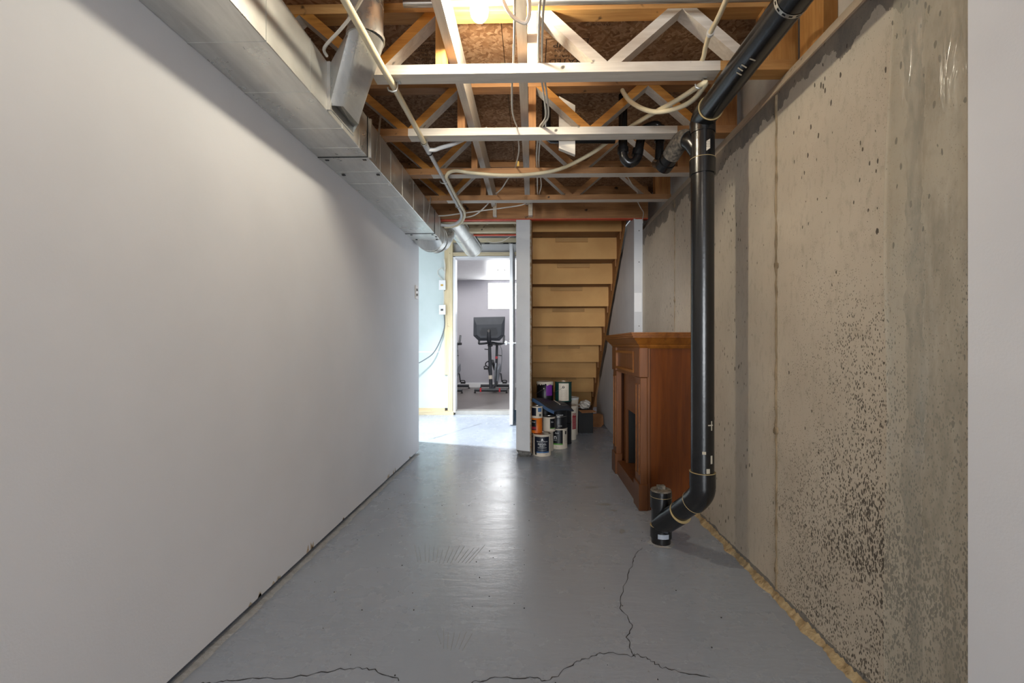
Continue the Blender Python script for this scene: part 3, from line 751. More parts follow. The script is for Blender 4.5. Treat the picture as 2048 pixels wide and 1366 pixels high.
hz = obj('ivory_hose', TUBE([(-.735, 3.765, 1.95), (-.62, 3.70, 1.948), (-.555, 3.60, 1.97), (-.528, 3.48, 1.99), (-.538, 3.36, 2.005), (-.541, 3.05, 2.008), (-.540, 2.86, 2.008), (-.538, 2.80, 2.012), (-.515, 2.778, 2.03), (-.47, 2.79, 2.044), (-.389, 2.80, 2.035), (-.202, 2.80, 2.018), (-.015, 2.775, 2.012), (.165, 2.72, 2.022), (.331, 2.60, 2.058), (.415, 2.5, 2.083), (.514, 2.36, 2.100), (.571, 2.2, 2.078), (.629, 2.0, 2.035), (.668, 1.86, 2.012), (.690, 1.81, 2.006), (.690, 1.86, 2.002), (.684, 1.91, 2.0), (.666, 1.98, 2.008), (.625, 2.06, 2.027), (.573, 2.12, 2.052), (.525, 2.16, 2.088), (.479, 2.2, 2.142), (.46, 2.25, 2.204), (.455, 2.29, 2.25)], .0108, 12, 5), M['pvc'], None, True)
setp(hz, 'ivory flexible hose sweeping across the trusses from the clip to the duct', 'hose')
px = obj('riser_hose', TUBE([(.628, 1.40, 2.10), (.640, 1.55, 2.09), (.649, 1.66, 2.10), (.656, 1.72, 2.092), (.666, 1.772, 2.08), (.672, 1.86, 2.08)], .009, 12, 4), M['pvc'], None, True)
setp(px, 'short ivory hose dropping to the white truss at the top right', 'hose')
o = obj('hose_clamp', TUBE([(.648, 1.652, 2.099), (.650, 1.664, 2.099)], .0135, 12), M['pvcg'], None, True); setp(o, 'small clamp on the short ivory hose at the top right', 'clamp')

def cable(name, pts, lb, r=.0042, m=None, flat=1., grp='white cables among the trusses'):
    o = obj(name, TUBE(pts, r, 8, 5, flat), m or M['cable'], None, True); setp(o, lb, 'cable', grp); return o
cable('electric_cable', [(-.056, 1.2, 2.10), (-.056, 1.4, 2.086), (-.064, 1.6, 2.086), (-.076, 1.79, 2.080), (-.084, 1.86, 2.060), (-.093, 2.05, 2.043), (-.09, 2.2, 2.066), (-.08, 2.31, 2.080), (-.077, 2.385, 2.070), (-.075, 2.5, 2.044), (-.093, 2.7, 2.065), (-.107, 2.83, 2.080), (-.13, 2.92, 2.08), (-.164, 2.98, 2.06), (-.21, 3.1, 2.043), (-.267, 3.33, 2.081), (-.28, 3.42, 2.08)], 'white cable sagging over the chords beside the right bracing board')
for d, lb in ((0, 'white cable left of a pair draped over the chords near the centre'), (.013, 'white cable right of a pair draped over the chords near the centre')):
    cable('electric_cable', [(.028+d, 1.2, 2.12), (.028+d, 1.4, 2.080), (.023+d, 1.5, 2.075), (.022+d, 1.63, 2.075), (.024+d, 1.79, 2.079), (.037+d, 1.86, 2.058), (.053+d, 2.0, 2.050), (.062+d, 2.15, 2.048), (.036+d, 2.31, 2.079), (.029+d, 2.39, 2.065), (.024+d, 2.6, 2.057), (.028+d, 2.83, 2.079), (.032+d*1.5, 2.92, 2.06), (.034+d*2, 3.1, 2.055), (.037+d, 3.33, 2.079), (.04+d, 3.42, 2.08)], lb)
cable('electric_cable', [(-.110, 1.44, 2.16), (-.102, 1.5, 2.128), (-.088, 1.5, 2.086), (-.068, 1.5, 2.058), (-.042, 1.5, 2.039), (-.022, 1.498, 2.033), (-.012, 1.495, 2.052), (-.010, 1.49, 2.08), (-.012, 1.48, 2.115), (-.010, 1.47, 2.16), (-.004, 1.44, 2.24)], 'looped thick white cable at the top beside the lit bulb', .0062)
cable('electric_cable', [(-.766, 1.66, 2.037), (-.756, 1.62, 2.042), (-.669, 1.55, 2.055), (-.61, 1.5, 2.066), (-.552, 1.44, 2.075), (-.513, 1.4, 2.085), (-.47, 1.33, 2.09)], 'pale cable slanting from the duct top at the upper left', .0058, M['cable'])
cable('electric_cable', [(.58, 2.84, 2.082), (.60, 2.92, 2.075), (.645, 3.0, 2.05), (.689, 3.1, 2.05), (.765, 3.30, 2.079), (.785, 3.42, 2.07), (.84, 3.52, 2.03), (.895, 3.65, 2.028), (.925, 3.80, 2.020), (.932, 3.83, 1.99)], 'thin white cable dropping to the corner above the white furring panel', .0035)
cable('electric_cable', [(-.770, 3.67, 2.018), (-.70, 3.65, 2.015), (-.585, 3.62, 2.021), (-.396, 3.56, 2.026), (-.214, 3.5, 2.030), (-.077, 3.45, 2.036), (-.04, 3.43, 2.06)], 'grey white cable running flat below the header from the duct end', .005)
cable('electric_cable', [(-.58, 3.655, 1.998), (-.50, 3.63, 2.000), (-.436, 3.585, 2.014), (-.35, 3.48, 2.05), (-.30, 3.42, 2.09)], 'short grey white cable rising from the duct end to the last truss', .005)
cable('electric_cable', [(-.47, 4.55, 2.02), (-.40, 4.52, 1.99), (-.30, 4.50, 2.0), (-.2, 4.45, 2.05), (-.16, 4.44, 2.08)], 'thin white cable curving under the rear red edged header', .0035)
o = obj('wire_tag', BX(-.104, -.083, 2.800, 2.8035, 2.074, 2.104), M['yellow']); setp(o, 'small yellow wire tag on the third truss beside the right bracing board', 'tag')

# ------------------------------------------------------------------ lamp
lb = thing('light_bulb', 'lit bare bulb in a socket hanging at the top centre', 'lamp', (-.195, 1.62, 2.30))
BXc = (-.192, 1.62)
obj('holder', LATHE([(0, 2.3185), (.052, 2.3185), (.052, 2.306), (.036, 2.292), (.024, 2.28), (.022, 2.255), (0, 2.255)], (*BXc, 0)), M['pvcg'], lb, True)
obj('neck', LATHE([(0, 2.2548), (.018, 2.2548), (.020, 2.222), (.0215, 2.210), (0, 2.210)], (*BXc, 0)), M['pvcg'], lb, True)
obj('bulb', LATHE([(.0213, 2.2105), (.027, 2.198), (.0315, 2.180), (.0325, 2.165), (.030, 2.149), (.023, 2.137), (.012, 2.131), (0, 2.1295)], (*BXc, 0), 24), M['bulb'], lb, True)

# ------------------------------------------------------------------ black drain stack
ds = thing('drain_stack', 'black plastic drain stack standing before the concrete wall with a bent top and slanted foot', 'pipe', (.73, 1.95, 0))
R0 = .0475
PX, PY = .73, 1.95
obj('vertical_pipe', TUBE([(PX, PY, .36), (PX, PY, 1.70)], R0, 36), M['abs'], ds, True)
def hub(z0_, z1_, r=R0+.0055): 
    obj('hub', TUBE([(PX, PY, z0_), (PX, PY, z1_)], r, 36), M['abs'], ds, True)
hub(1.69, 1.755); obj('ring', TUBE([(PX, PY, 1.7550), (PX, PY, 1.757)], R0+.0058, 36), M['ring'], ds, True)
obj('wye_body', TUBE([(PX, PY, 1.74), (PX, PY, 1.87)], R0+.002, 36), M['abs'], ds, True)
hub(1.866, 1.915)
dt = Vector((.012, -1, .012)).normalized()
q0 = Vector((PX, PY, 1.932))
obj('upper_elbow', TUBE([(PX, PY, 1.89), (PX, PY, 1.905), (PX, PY-.006, 1.918), (PX, PY-.022, 1.928), (PX, PY-.045, 1.932), (PX, PY-.085, 1.933)], R0+.004, 36, 3), M['abs'], ds, True)
obj('horizontal_pipe', TUBE([q0+dt*.06, q0+dt*1.6], R0, 36), M['abs'], ds, True)
obj('ring', TUBE([q0+dt*.086, q0+dt*.089], R0+.0045, 36), M['ring'], ds, True)
for k, (d_, a_) in enumerate(((.38, .5), (.40, .62), (.42, .55), (.46, .35))):
    a_ = -PI*.5+a_; cc = q0+dt*d_; n_ = Vector((-math.cos(a_), 0, math.sin(a_)))
    tt = n_.cross(dt); bmx = bmesh.new()
    bmx.faces.new([bmx.verts.new(cc+n_*(R0+.0006)+tt*u_+dt*w_) for u_, w_ in ((-.010, 0), (.010, 0), (.010, .006), (-.010, .006))])
    obj('scuff', bmx, M['scuff'], ds)
# perforated strap
bm = bmesh.new(); u = dt.cross(Vector((0, 0, 1))).normalized(); v_ = u.cross(dt)
c0 = q0+dt*.655
for k in range(22):
    a = -PI*.75+PI*1.5*k/22; a2 = -PI*.75+PI*1.5*(k+1)/22
    for (o0, o1) in ((-.007, -.003), (.003, .007)) if k % 2 else ((-.007, .007),):
        P4 = [c0+dt*o_+(u*math.sin(x)-v_*math.cos(x))*(R0+.0015) for o_, x in ((o0, a), (o1, a), (o1, a2), (o0, a2))]
        bm.faces.new([bm.verts.new(p) for p in P4])
obj('perforated_strap', bm, M['steel'], ds)
# printed label and scuffs
lbm = patch(PX, PY, R0+.0026, -PI/2-.05, -PI/2+.28, 1.775, 1.815, 4)
for v in lbm.verts: v.co.z += (v.co.x-PX)*.7
obj('paper_sticker', lbm, M['cream'], ds)
for k in range(3): can_text('sticker_print', 'ABS DWV', .0058, PX, PY, R0+.0032, -PI/2+.115, 1.788+.0095*k+.0035, M['ink'], ds)
for (a, z, wd, h) in ((-1.45, .62, .05, .005), (-1.15, .60, .012, .04), (-1.95, .50, .03, .012), (-1.2, .46, .02, .035), (-1.6, .42, .03, .02)):
    obj('scuff', patch(PX, PY, R0+.0006, a, a+wd/R0*.5, z, z+h, 3), M['scuff'], ds)
hub(.352, .415, R0+.006)
obj('ring', TUBE([(PX, PY, .4150), (PX, PY, .4170)], R0+.0064, 36), M['ring'], ds, True)
BXp, BYp = .625, 2.205
f0 = Vector((PX, PY, .335)); f1 = Vector((BXp, BYp, .085)); df = (f1-f0).normalized()
obj('lower_elbow', TUBE([(PX, PY, .37), (PX, PY, .34), Vector((PX, PY, .325))+df*.015, Vector((PX, PY, .318))+df*.05, Vector((PX, PY, .318))+df*.075], R0+.0045, 36, 3), M['abs'], ds, True)
g0 = Vector((PX, PY, .318))
obj('foot_pipe', TUBE([g0+df*.06, f1], R0-.001, 36), M['abs'], ds, True)
for f in (.072, .185): obj('ring', TUBE([g0+df*f, g0+df*(f+.003)], R0+(.005 if f < .1 else .0048), 36), M['ring'], ds, True)
obj('wye_branch', TUBE([g0+df*.188, f1], R0+.0035, 36), M['abs'], ds, True)
obj('cleanout_pipe', TUBE([(BXp, BYp, .0), (BXp, BYp, .20)], R0-.002, 36), M['abs'], ds, True)
obj('base_hub', TUBE([(BXp, BYp, .028), (BXp, BYp, .082)], R0+.0035, 36), M['abs'], ds, True)
obj('ring', TUBE([(BXp, BYp, .082), (BXp, BYp, .0845)], R0+.004, 36), M['ring'], ds, True)
obj('paint_smear', patch(BXp, BYp, R0+.0042, -PI/2-.55, -PI/2+.5, .034, .056, 8), M['floor'], ds)
obj('cleanout_hub', TUBE([(BXp, BYp, .17), (BXp, BYp, .252)], R0+.003, 36), M['abs'], ds, True)
obj('ring', TUBE([(BXp, BYp, .225), (BXp, BYp, .2265)], R0+.0036, 36), M['ring'], ds, True)
obj('cleanout_cap', LATHE([(0, .252), (R0+.002, .252), (R0, .258), (0, .259)], (BXp, BYp, 0), 36), M['absdust'], ds)
obj('cap_nut', BX(BXp-.019, BXp+.019, BYp-.012, BYp+.012, .2592, .278, .002), M['absdust'], ds)
bm = bmesh.new(); bmesh.ops.create_circle(bm, cap_ends=True, segments=26, radius=1)
for v in bm.verts: k = random.uniform(.8, 1.15)*(R0+.016); v.co = (BXp+v.co.x*k, BYp-.004+v.co.y*k, .0011)
obj('dusty_ring', bm, M['bare'], fl)
# wye branch up to the sink drain
obj('side_branch', TUBE([(PX-.005, PY+.002, 1.775), (.700, 1.975, 1.835), (.690, 1.985, 1.850), (.683, 2.0, 1.868), (.677, 2.02, 1.875)], R0-.010, 28), M['abs'], ds, True)
obj('branch_elbow', TUBE([(.683, 1.995, 1.862), (.672, 2.025, 1.880), (.660, 2.07, 1.868), (.648, 2.12, 1.845)], .040, 28, 3), M['absdust'], ds, True)
obj('branch_pipe', TUBE([(.668, 2.05, 1.875), (.640, 2.17, 1.832)], .0375, 28), M['abs'], ds, True)
obj('branch_hub', TUBE([(.642, 2.16, 1.836), (.634, 2.195, 1.824)], .042, 28), M['abs'], ds, True)
obj('sink_drain', TUBE([(.636, 2.19, 1.83), (.66, 2.42, 1.93), (.684, 2.45, 1.97), (.688, 2.45, 2.10), (.684, 2.45, 2.135), (.66, 2.45, 2.15), (.60, 2.45, 2.125), (.575, 2.45, 2.085)], .0225, 18, 4), M['abs'], ds, True)
obj('drain_hub', TUBE([(.687, 2.45, 2.06), (.687, 2.45, 2.14)], .029, 18), M['abs'], ds, True)
obj('p_trap', TUBE([(.490, 2.45, 2.315), (.490, 2.45, 2.06), (.490, 2.45, 2.0), (.497, 2.45, 1.968), (.52, 2.45, 1.945), (.548, 2.45, 1.950), (.568, 2.45, 1.975), (.578, 2.45, 2.03), (.590, 2.45, 2.10)], .0235, 18, 5), M['abs'], ds, True)
for p, q in (((.490, 2.45, 2.0), (.490, 2.45, 2.03)), ((.566, 2.45, 1.985), (.572, 2.45, 2.02))): obj('trap_nut', TUBE([p, q], .030, 18), M['abs'], ds, True)
vpz = obj('vent_pipe', TUBE([(.075, 2.45, 2.318), (.075, 2.45, 2.09), (.10, 2.46, 2.085), (.45, 2.47, 2.085)], .024, 16), M['abs'], None, True)
setp(vpz, 'dim black drain pipe above the second truss behind the cables', 'pipe')

# ------------------------------------------------------------------ fireplace mantel
mn = thing('fireplace_mantel', 'mahogany fireplace mantel standing against the concrete wall', 'fireplace', (.76, 3.1, 0))
MX, MY0, MY1 = .625, 2.62, 3.50
obj('side_panel', BX(.672, .925, MY0+.012, MY0+.03, 0, .95), M['mahog'], mn)
obj('side_panel', BX(.672, .925, MY1-.03, MY1-.012, 0, .95), M['mahog'], mn)
obj('corner_strip', BX(.664, .684, MY0+.004, MY0+.02, 0, .95, .003), M['mahogf'], mn)
def pilaster(ya, yb):
    obj('pilaster', BX(MX, .664, ya, yb, .15, .77, .002), M['mahogf'], mn)
    obj('plinth', BX(MX-.010, .668, ya-.006, yb+.006, 0, .152, .003), M['mahogf'], mn)
    bm = bmesh.new()
    for (a, b, c, d) in ((ya+.022, yb-.022, .20, .208), (ya+.022, yb-.022, .722, .73), (ya+.022, ya+.032, .208, .722), (yb-.032, yb-.022, .208, .722)):
        bx(bm, MX-.005, MX+.001, a, b, c, d)
    obj('pilaster_moulding', bm, M['mahogx'], mn)
    obj('cap_block', BX(MX-.008, .668, ya-.006, yb+.006, .772, .945, .003), M['mahogf'], mn)
pilaster(MY0, MY0+.13); pilaster(MY1-.13, MY1)
obj('frieze', BX(MX+.004, .66, MY0+.137, MY1-.137, .765, .945), M['mahogf'], mn)
bm = bmesh.new(); ya, yb = MY0+.155, MY1-.155
for (a, b, c, d) in ((ya, yb, .79, .806), (ya, yb, .905, .921), (ya, ya+.016, .806, .905), (yb-.016, yb, .806, .905)): bx(bm, MX-.010, MX+.006, a, b, c, d)
obj('frieze_frame', bm, M['mahogx'], mn)
obj('lintel_panel', BX(.682, .70, MY0+.131, MY1-.131, .50, .764), M['mahogf'], mn)
for (a, b) in ((MY0+.131, MY0+.20), (MY1-.20, MY1-.131)): obj('inner_jamb', BX(.682, .70, a, b, .10, .499), M['mahogf'], mn)
obj('hearth_rail', BX(.630, .70, MY0+.137, MY1-.137, 0, .10), M['mahogf'], mn)
obj('firebox', BX(.860, .88, MY0+.04, MY1-.04, .10, .52), M['fire'], mn)
for (a, b) in ((MY0+.20, MY0+.206), (MY1-.206, MY1-.20)): obj('firebox_side', BX(.701, .859, a, b, .101, .51), M['fire'], mn)
obj('firebox_top', BX(.701, .859, MY0+.207, MY1-.207, .502, .512), M['fire'], mn)
obj('firebox_floor', BX(.701, .859, MY0+.207, MY1-.207, .09, .1), M['mahogf'], mn)
# stepped crown, mitred round three sides
prof = [(0, .94), (.010, .952), (.014, .962), (.020, .966), (.040, .990), (.048, 1.000), (.055, 1.002), (.055, 1.010), (.062, 1.013), (.062, 1.021), (.066, 1.024), (.066, 1.032)]
bm = bmesh.new(); rows = []
for (o_, z) in prof:
    rows.append([bm.verts.new(p) for p in ((.925, MY0-o_*1.0, z), (MX-o_, MY0-o_*1.0, z), (MX-o_, MY1+o_, z), (.925, MY1+o_, z))])
for a, b in zip(rows, rows[1:]):
    for k in range(4): bm.faces.new((a[k], a[(k+1) % 4], b[(k+1) % 4], b[k]))
bm.faces.new(rows[0]); bm.faces.new(rows[-1][::-1])
obj('crown_shelf', bm, M['mahogx'], mn)

# ------------------------------------------------------------------ paint cans under the stairs
CG = 'paint cans under the stairs'
def can(name, label, x, y, z, r, h, body, lid=None, ear=True, group=CG, handle=None):
    t = thing(name, label, 'paint can', (x, y, z), group)
    obj('body', LATHE([(0, 0), (r-.003, 0), (r, .003), (r, .008), (r-.002, .011), (r-.002, h-.011), (r, h-.008), (r, h-.002), (r-.003, h)], (x, y, z)), body, t, True)
    obj('lid', LATHE([(r-.003, h), (r-.010, h), (r-.011, h-.006), (r-.020, h-.006), (r-.022, h-.002), (0, h-.002)], (x, y, z)), lid or M['tin'], t, True)
    return t
def ear_bail(t, x, y, z, r, h, a, drop=.05):
    ex, ey, ez = x+(r+.002)*math.cos(a), y+(r+.002)*math.sin(a), z+h*.72
    bm = bmesh.new(); bmesh.ops.create_uvsphere(bm, u_segments=12, v_segments=8, radius=.012, matrix=Matrix.Translation((ex, ey, ez)))
    obj('ear', bm, M['tin'], t, True)
    pts = [Vector((ex, ey, ez))]
    for k in range(1, 9):
        b = a-PI*.5*k/8; pts.append(Vector((x+(r+.006)*math.cos(b), y+(r+.006)*math.sin(b), ez-drop*math.sin(k/8*PI/2))))
    obj('bail', TUBE(pts, .0016, 6), M['steel'], t, True)
A_ = -PI/2
# front gallon with navy label
x, y, r, h = .083, 3.945, .082, .188
t = can('paint_can', 'cream gallon paint can with a navy lettered label, frontmost on the floor', x, y, 0, r, h, M['cream'])
obj('paper_label', patch(x, y, r+.0006, A_-.88, A_+.80, .032, .170), M['navy'], t)
obj('label_band', patch(x, y, r+.0009, A_-.62, A_+.80, .032, .044), M['blueband'], t)
bm = bmesh.new()
for a in (0, 1):
    s = .010
for (dx, dz) in ((0, .0),):
    pts = [(-.011, 0), (.011, 0), (0, .020)]
    q = [bm.verts.new((x+(r+.0012)*math.cos(A_+px_/r), y+(r+.0012)*math.sin(A_+px_/r), .139+pz)) for px_, pz in pts]
    bm.faces.new(q)
obj('label_emblem', bm, M['inkw'], t)
can_text('label_print', 'Benjamin Moore', .0145, x, y, r+.0012, A_, .130, M['inkw'], t)
can_text('label_print', 'REGAL', .0225, x, y, r+.0012, A_, .107, M['inkw'], t, 1.15)
can_text('label_print', 'SELECT', .0125, x, y, r+.0012, A_, .091, M['inkw'], t, 1.25)
for z_, s_ in ((.080, .0055), (.074, .0055), (.057, .006)): can_text('label_print', 'INTERIOR WATERBORNE PAINT', s_, x, y, r+.0012, A_, z_, M['inkw'], t)
obj('barcode', patch(x, y, r+.0012, A_-.82, A_-.62, .014, .036, 4), M['ink'], t)
can_text('label_print', '3.79 L', .008, x, y, r+.0012, A_+.45, .018, M['ink'], t)
# gallon behind it
x2, y2 = .112, 4.115
t = can('paint_can', 'grey white gallon can on the floor hidden behind the navy labelled can', x2, y2, 0, .080, .176, M['cream'])
# right gallon with green band
x, y, r, h = .244, 4.225, .084, .188
t = can('paint_can', 'cream gallon can with dark label and green band on the floor beside the white pail', x, y, 0, r, h, M['cream'])
obj('paper_label', patch(x, y, r+.0006, A_-1.15, A_+.42, .042, .176), M['canblk'], t)
obj('label_band', patch(x, y, r+.0009, A_-1.15, A_+.42, .042, .054), M['greenband'], t)
can_text('label_print', 'n', .062, x, y, r+.0012, A_-.42, .112, M['inkw'], t)
can_text('label_print', 'Aura', .018, x, y, r+.0012, A_-.25, .150, M['inkw'], t)
can_text('label_print', 'INTERIOR', .008, x, y, r+.0012, A_-.45, .082, M['inkw'], t)
can_text('label_print', '946 mL', .008, x, y, r+.0012, A_-.2, .022, M['ink'], t)
obj('label_emblem', patch(x, y, r+.001, A_+.72, A_+.95, .135, .165, 4), M['ink'], t)
for k in range(7): can_text('label_print', 'paint and primer', .0058, x, y, r+.001, A_+.84, .125-.011*k, M['ink'], t)
# black can on top of it
zb = .1885
t = can('paint_can', 'black gallon can stacked on the green banded can', x-.002, y, zb, .083, .185, M['canblk'], M['canblk'])
can_text('label_print', 'SATIN', .013, x-.002, y, .0842, A_+.15, zb+.026, M['inkw'], t)
can_text('label_print', 'INTERIOR', .015, x-.002, y, .0842, A_+.1, zb+.125, M['inkw'], t)
obj('label_band', patch(x-.002, y, .0836, A_-.3, A_+1.1, zb+.110, zb+.113), M['tin'], t)
# orange quart on the front gallon
x, y = .036, 3.985
t = can('paint_can', 'small orange can stacked on the frontmost gallon', x, y, .1885, .053, .130, M['orange'])
obj('paper_label', patch(x, y, .0536, A_-1.2, A_-.05, .215, .305), M['canblk'], t)
obj('label_flash', patch(x, y, .0539, A_-1.2, A_-.10, .222, .245), M['inkr'], t)
can_text('label_print', 'WOOD', .012, x, y, .0542, A_-.6, .285, M['inkw'], t)
# blue and white can on the orange one
t = can('paint_can', 'small white and blue can stacked on the orange can under the vinyl folder', x+.004, y, .3190, .052, .102, M['cream'], M['tin'])
obj('paper_label', patch(x+.004, y, .0526, A_-1.2, A_-.15, .340, .410), M['navy'], t)
obj('label_band', patch(x+.004, y, .0528, A_+.15, A_+.8, .375, .41), M['blueband'], t)
obj('label_mark', patch(x+.004, y, .0528, A_+.35, A_+.75, .335, .357, 4), M['grey'], t)
# white quart with dark label on hidden gallon
x, y = .150, 4.115
t = can('paint_can', 'white can with grey green striped label beside the orange can', x, y, .1765, .060, .132, M['cream'])
obj('paper_label', patch(x, y, .0606, A_+.12, A_+1.1, .205, .295), M['canblk'], t)
obj('label_band', patch(x, y, .0609, A_+.12, A_+1.1, .205, .212), M['greenband'], t)
can_text('label_print', 'Eco', .016, x, y, .0612, A_+.5, .265, M['inkw'], t)
# back row, two stacks of gallons
for (x, lbs) in ((.122, ('plain dark gallon can on the floor at the back left of the pile', 'plain dark gallon can in the middle of the back left stack')), (.300, ('plain dark gallon can on the floor at the back centre of the pile', 'plain dark gallon can in the middle of the back centre stack'))):
    for k in range(2): can('paint_can', lbs[k], x, 4.42, .205*k, .083, .2035, M['canblk'])
x, y, z = .122, 4.42, .4105
t = can('paint_can', 'black gallon can with purple label and dripped white lid atop the pile', x, y, z, .083, .192, M['canblk'], M['cream'])
obj('paper_label', patch(x, y, .0838, A_+.1, A_+.95, z+.06, z+.165), M['purple'], t)
bm = bmesh.new(); n = 24; lo = []; hi = []
for k in range(n+1):
    a = A_-1.3+2.6*k/n; lo.append(bm.verts.new((x+.0845*math.cos(a), y+.0845*math.sin(a), z+.176-random.uniform(0, .02)))); hi.append(bm.verts.new((x+.0845*math.cos(a), y+.0845*math.sin(a), z+.193)))
for k in range(n): bm.faces.new((lo[k], lo[k+1], hi[k+1], hi[k]))
obj('dried_drips', bm, M['cream'], t)
ear_bail(t, x, y, z, .083, .18, A_-.15, .06)
x, z = .302, .4105
t = can('paint_can', 'dark green gallon can with a cream label atop the pile', x, y, z, .083, .192, M['dkgreen'])
obj('paper_label', patch(x, y, .0836, A_-.62, A_+.60, z+.012, z+.180), M['cream'], t)
ear_bail(t, x, y, z, .084, .20, A_-.05, .06)
for k in range(8): can_text('label_print', 'apply two coats stir well', .0062, x, y, .0842, A_+.02, z+.112-.012*k, M['ink'], t)

# white pails
def pail(label, x, y, r, h, red):
    t = thing('white_pail', label, 'pail', (x, y, 0), 'white pails under the stairs')
    obj('body', LATHE([(0, 0), (r*.90, 0), (r*.92, .004), (r, h-.045), (r+.004, h-.044), (r+.004, h-.034), (r, h-.033), (r, h-.016)], (x, y, 0)), M['cream'], t, True)
    obj('lid', LATHE([(r+.006, h-.022), (r+.007, h-.003), (r+.003, h), (r-.012, h), (r-.014, h-.006), (0, h-.006)], (x, y, 0)), M['pvcg'] if not red else M['cream'], t, True)
    if red:
        obj('paper_label', patch(x, y, r+.0015, A_+.32, A_+.95, .11, h-.075), M['inkr'], t)
        for k in range(9): can_text('label_print', 'ready mixed compound', .0075, x, y, r+.0024, A_+.62, .12+.013*k, M['cream'], t)
        can_text('label_print', 'MIX', .03, x, y, r+.0024, A_+.62, .255, M['cream'], t)
    pts = [(x+(r+.004)*math.cos(q), y+(r+.004)*math.sin(q)*.4, h-.03+.085*math.sin(k/10*PI)) for k, q in ((k, -PI/2+1.2-2.2*k/10) for k in range(11))]
    return t
tp = pail('tall white pail with a crimson label on the floor beside the stacked cans', .375, 4.62, .080, .345, True)
tp2 = pail('white pail behind the crimson labelled pail', .413, 4.86, .080, .40, False)
obj('handle', TUBE([(.365, 4.79, .37), (.372, 4.775, .43), (.385, 4.77, .47), (.40, 4.772, .44), (.43, 4.776, .375)], .0016, 6, 4), M['steel'], tp2, True)
# dark blue vinyl folder over the cans
bm = bmesh.new(); nu, nv = 14, 10; G = []
c00, c10, c01, c11 = Vector((.000, 4.02, .476)), Vector((.192, 3.955, .374)), Vector((.13, 4.28, .445)), Vector((.385, 4.18, .392))
for j in range(nv+1):
    row = []
    for i in range(nu+1):
        u, v = i/nu, j/nv
        p = (c00*(1-u)+c10*u)*(1-v)+(c01*(1-u)+c11*u)*v
        p.z += .014*math.sin(u*PI)*.6+.020*math.exp(-((u-.05)/.12)**2)*.5-.035*max(0, u-.8)*5*v*v+.006*math.sin(u*7+v*4)
        row.append(bm.verts.new(p))
    G.append(row)
for j in range(nv):
    for i in range(nu): bm.faces.new((G[j][i], G[j][i+1], G[j+1][i+1], G[j+1][i]))
bmesh.ops.recalc_face_normals(bm, faces=bm.faces[:])
if sum(f.normal.z for f in bm.faces) < 0: bmesh.ops.reverse_faces(bm, faces=bm.faces[:])
me = bpy.data.meshes.new('vinyl_folder'); bm.to_mesh(me); bm.free()
vf = link('vinyl_folder', me, M['denim'], None, True)
md = vf.modifiers.new('thickness', 'SOLIDIFY'); md.thickness = .012; md.offset = -1
setp(vf, 'dark slate vinyl folder with a blue front edge draped over the paint cans', 'folder')
bm = bmesh.new(); E1 = []; E2 = []
for i in range(nu+1):
    u = i/nu; p = c00*(1-u)+c10*u
    p = p+Vector((-.002, -.003, .014*math.sin(u*PI)*.6+.010*math.exp(-((u-.05)/.12)**2)+.006*math.sin(u*7)))
    E1.append(bm.verts.new(p)); E2.append(bm.verts.new(p+Vector((-.004, -.006, -.030+.006*u))))
for k in range(nu): bm.faces.new((E1[k], E1[k+1], E2[k+1], E2[k]))
bmesh.ops.solidify(bm, geom=bm.faces[:], thickness=.003)
obj('blue_edge', bm, M['bluee'], vf)
obj('spatter', TUBE([(.20, 4.16, .449), (.225, 4.12, .437), (.245, 4.08, .428), (.247, 4.06, .424)], .005, 6, 3, .4), M['cream'], vf, True)
obj('spatter', PRISM([(.262, 4.05, .4185), (.275, 4.04, .4155), (.325, 4.10, .414), (.312, 4.11, .4165)], (0, 0, .001)), M['grey'], vf)
# bag, cardboard
bm = bmesh.new(); bmesh.ops.create_icosphere(bm, subdivisions=3, radius=1)
for v in bm.verts:
    k = 1+.25*math.sin(v.co.x*5+v.co.z*7)*math.cos(v.co.y*6); v.co = (.575+v.co.x*.06*k, 4.99+v.co.y*.07*k, .30+v.co.z*.045*k)
for v in bm.verts: v.co.z = max(v.co.z, .252)
bg = obj('plastic_bag', bm, M['bag'], None, True); setp(bg, 'crumpled white plastic bag beside the pails under the stairs', 'bag')
bxs = thing('carton', 'dark low carton under the crumpled white bag', 'carton', (.57, 4.98, 0))
obj('carton_body', BX(.502, .66, 4.92, 5.08, 0, .25), M['fire'], bxs)
obj('carton_flap', PRISM([(.50, 4.9, .2505), (.66, 4.9, .2505), (.69, 4.86, .235), (.53, 4.85, .228)], (0, 0, .004)), M['card'], bxs)
cdb = obj('cardboard_piece', PRISM([(.63, 5.30, 0), (.80, 5.28, 0), (.835, 5.30, .03), (.835, 5.36, .13), (.78, 5.38, .145), (.70, 5.38, .135), (.62, 5.35, .09)], (.0, .02, 0)), M['card'])
setp(cdb, 'torn brown cardboard piece on the floor at the foot of the stairs', 'cardboard')

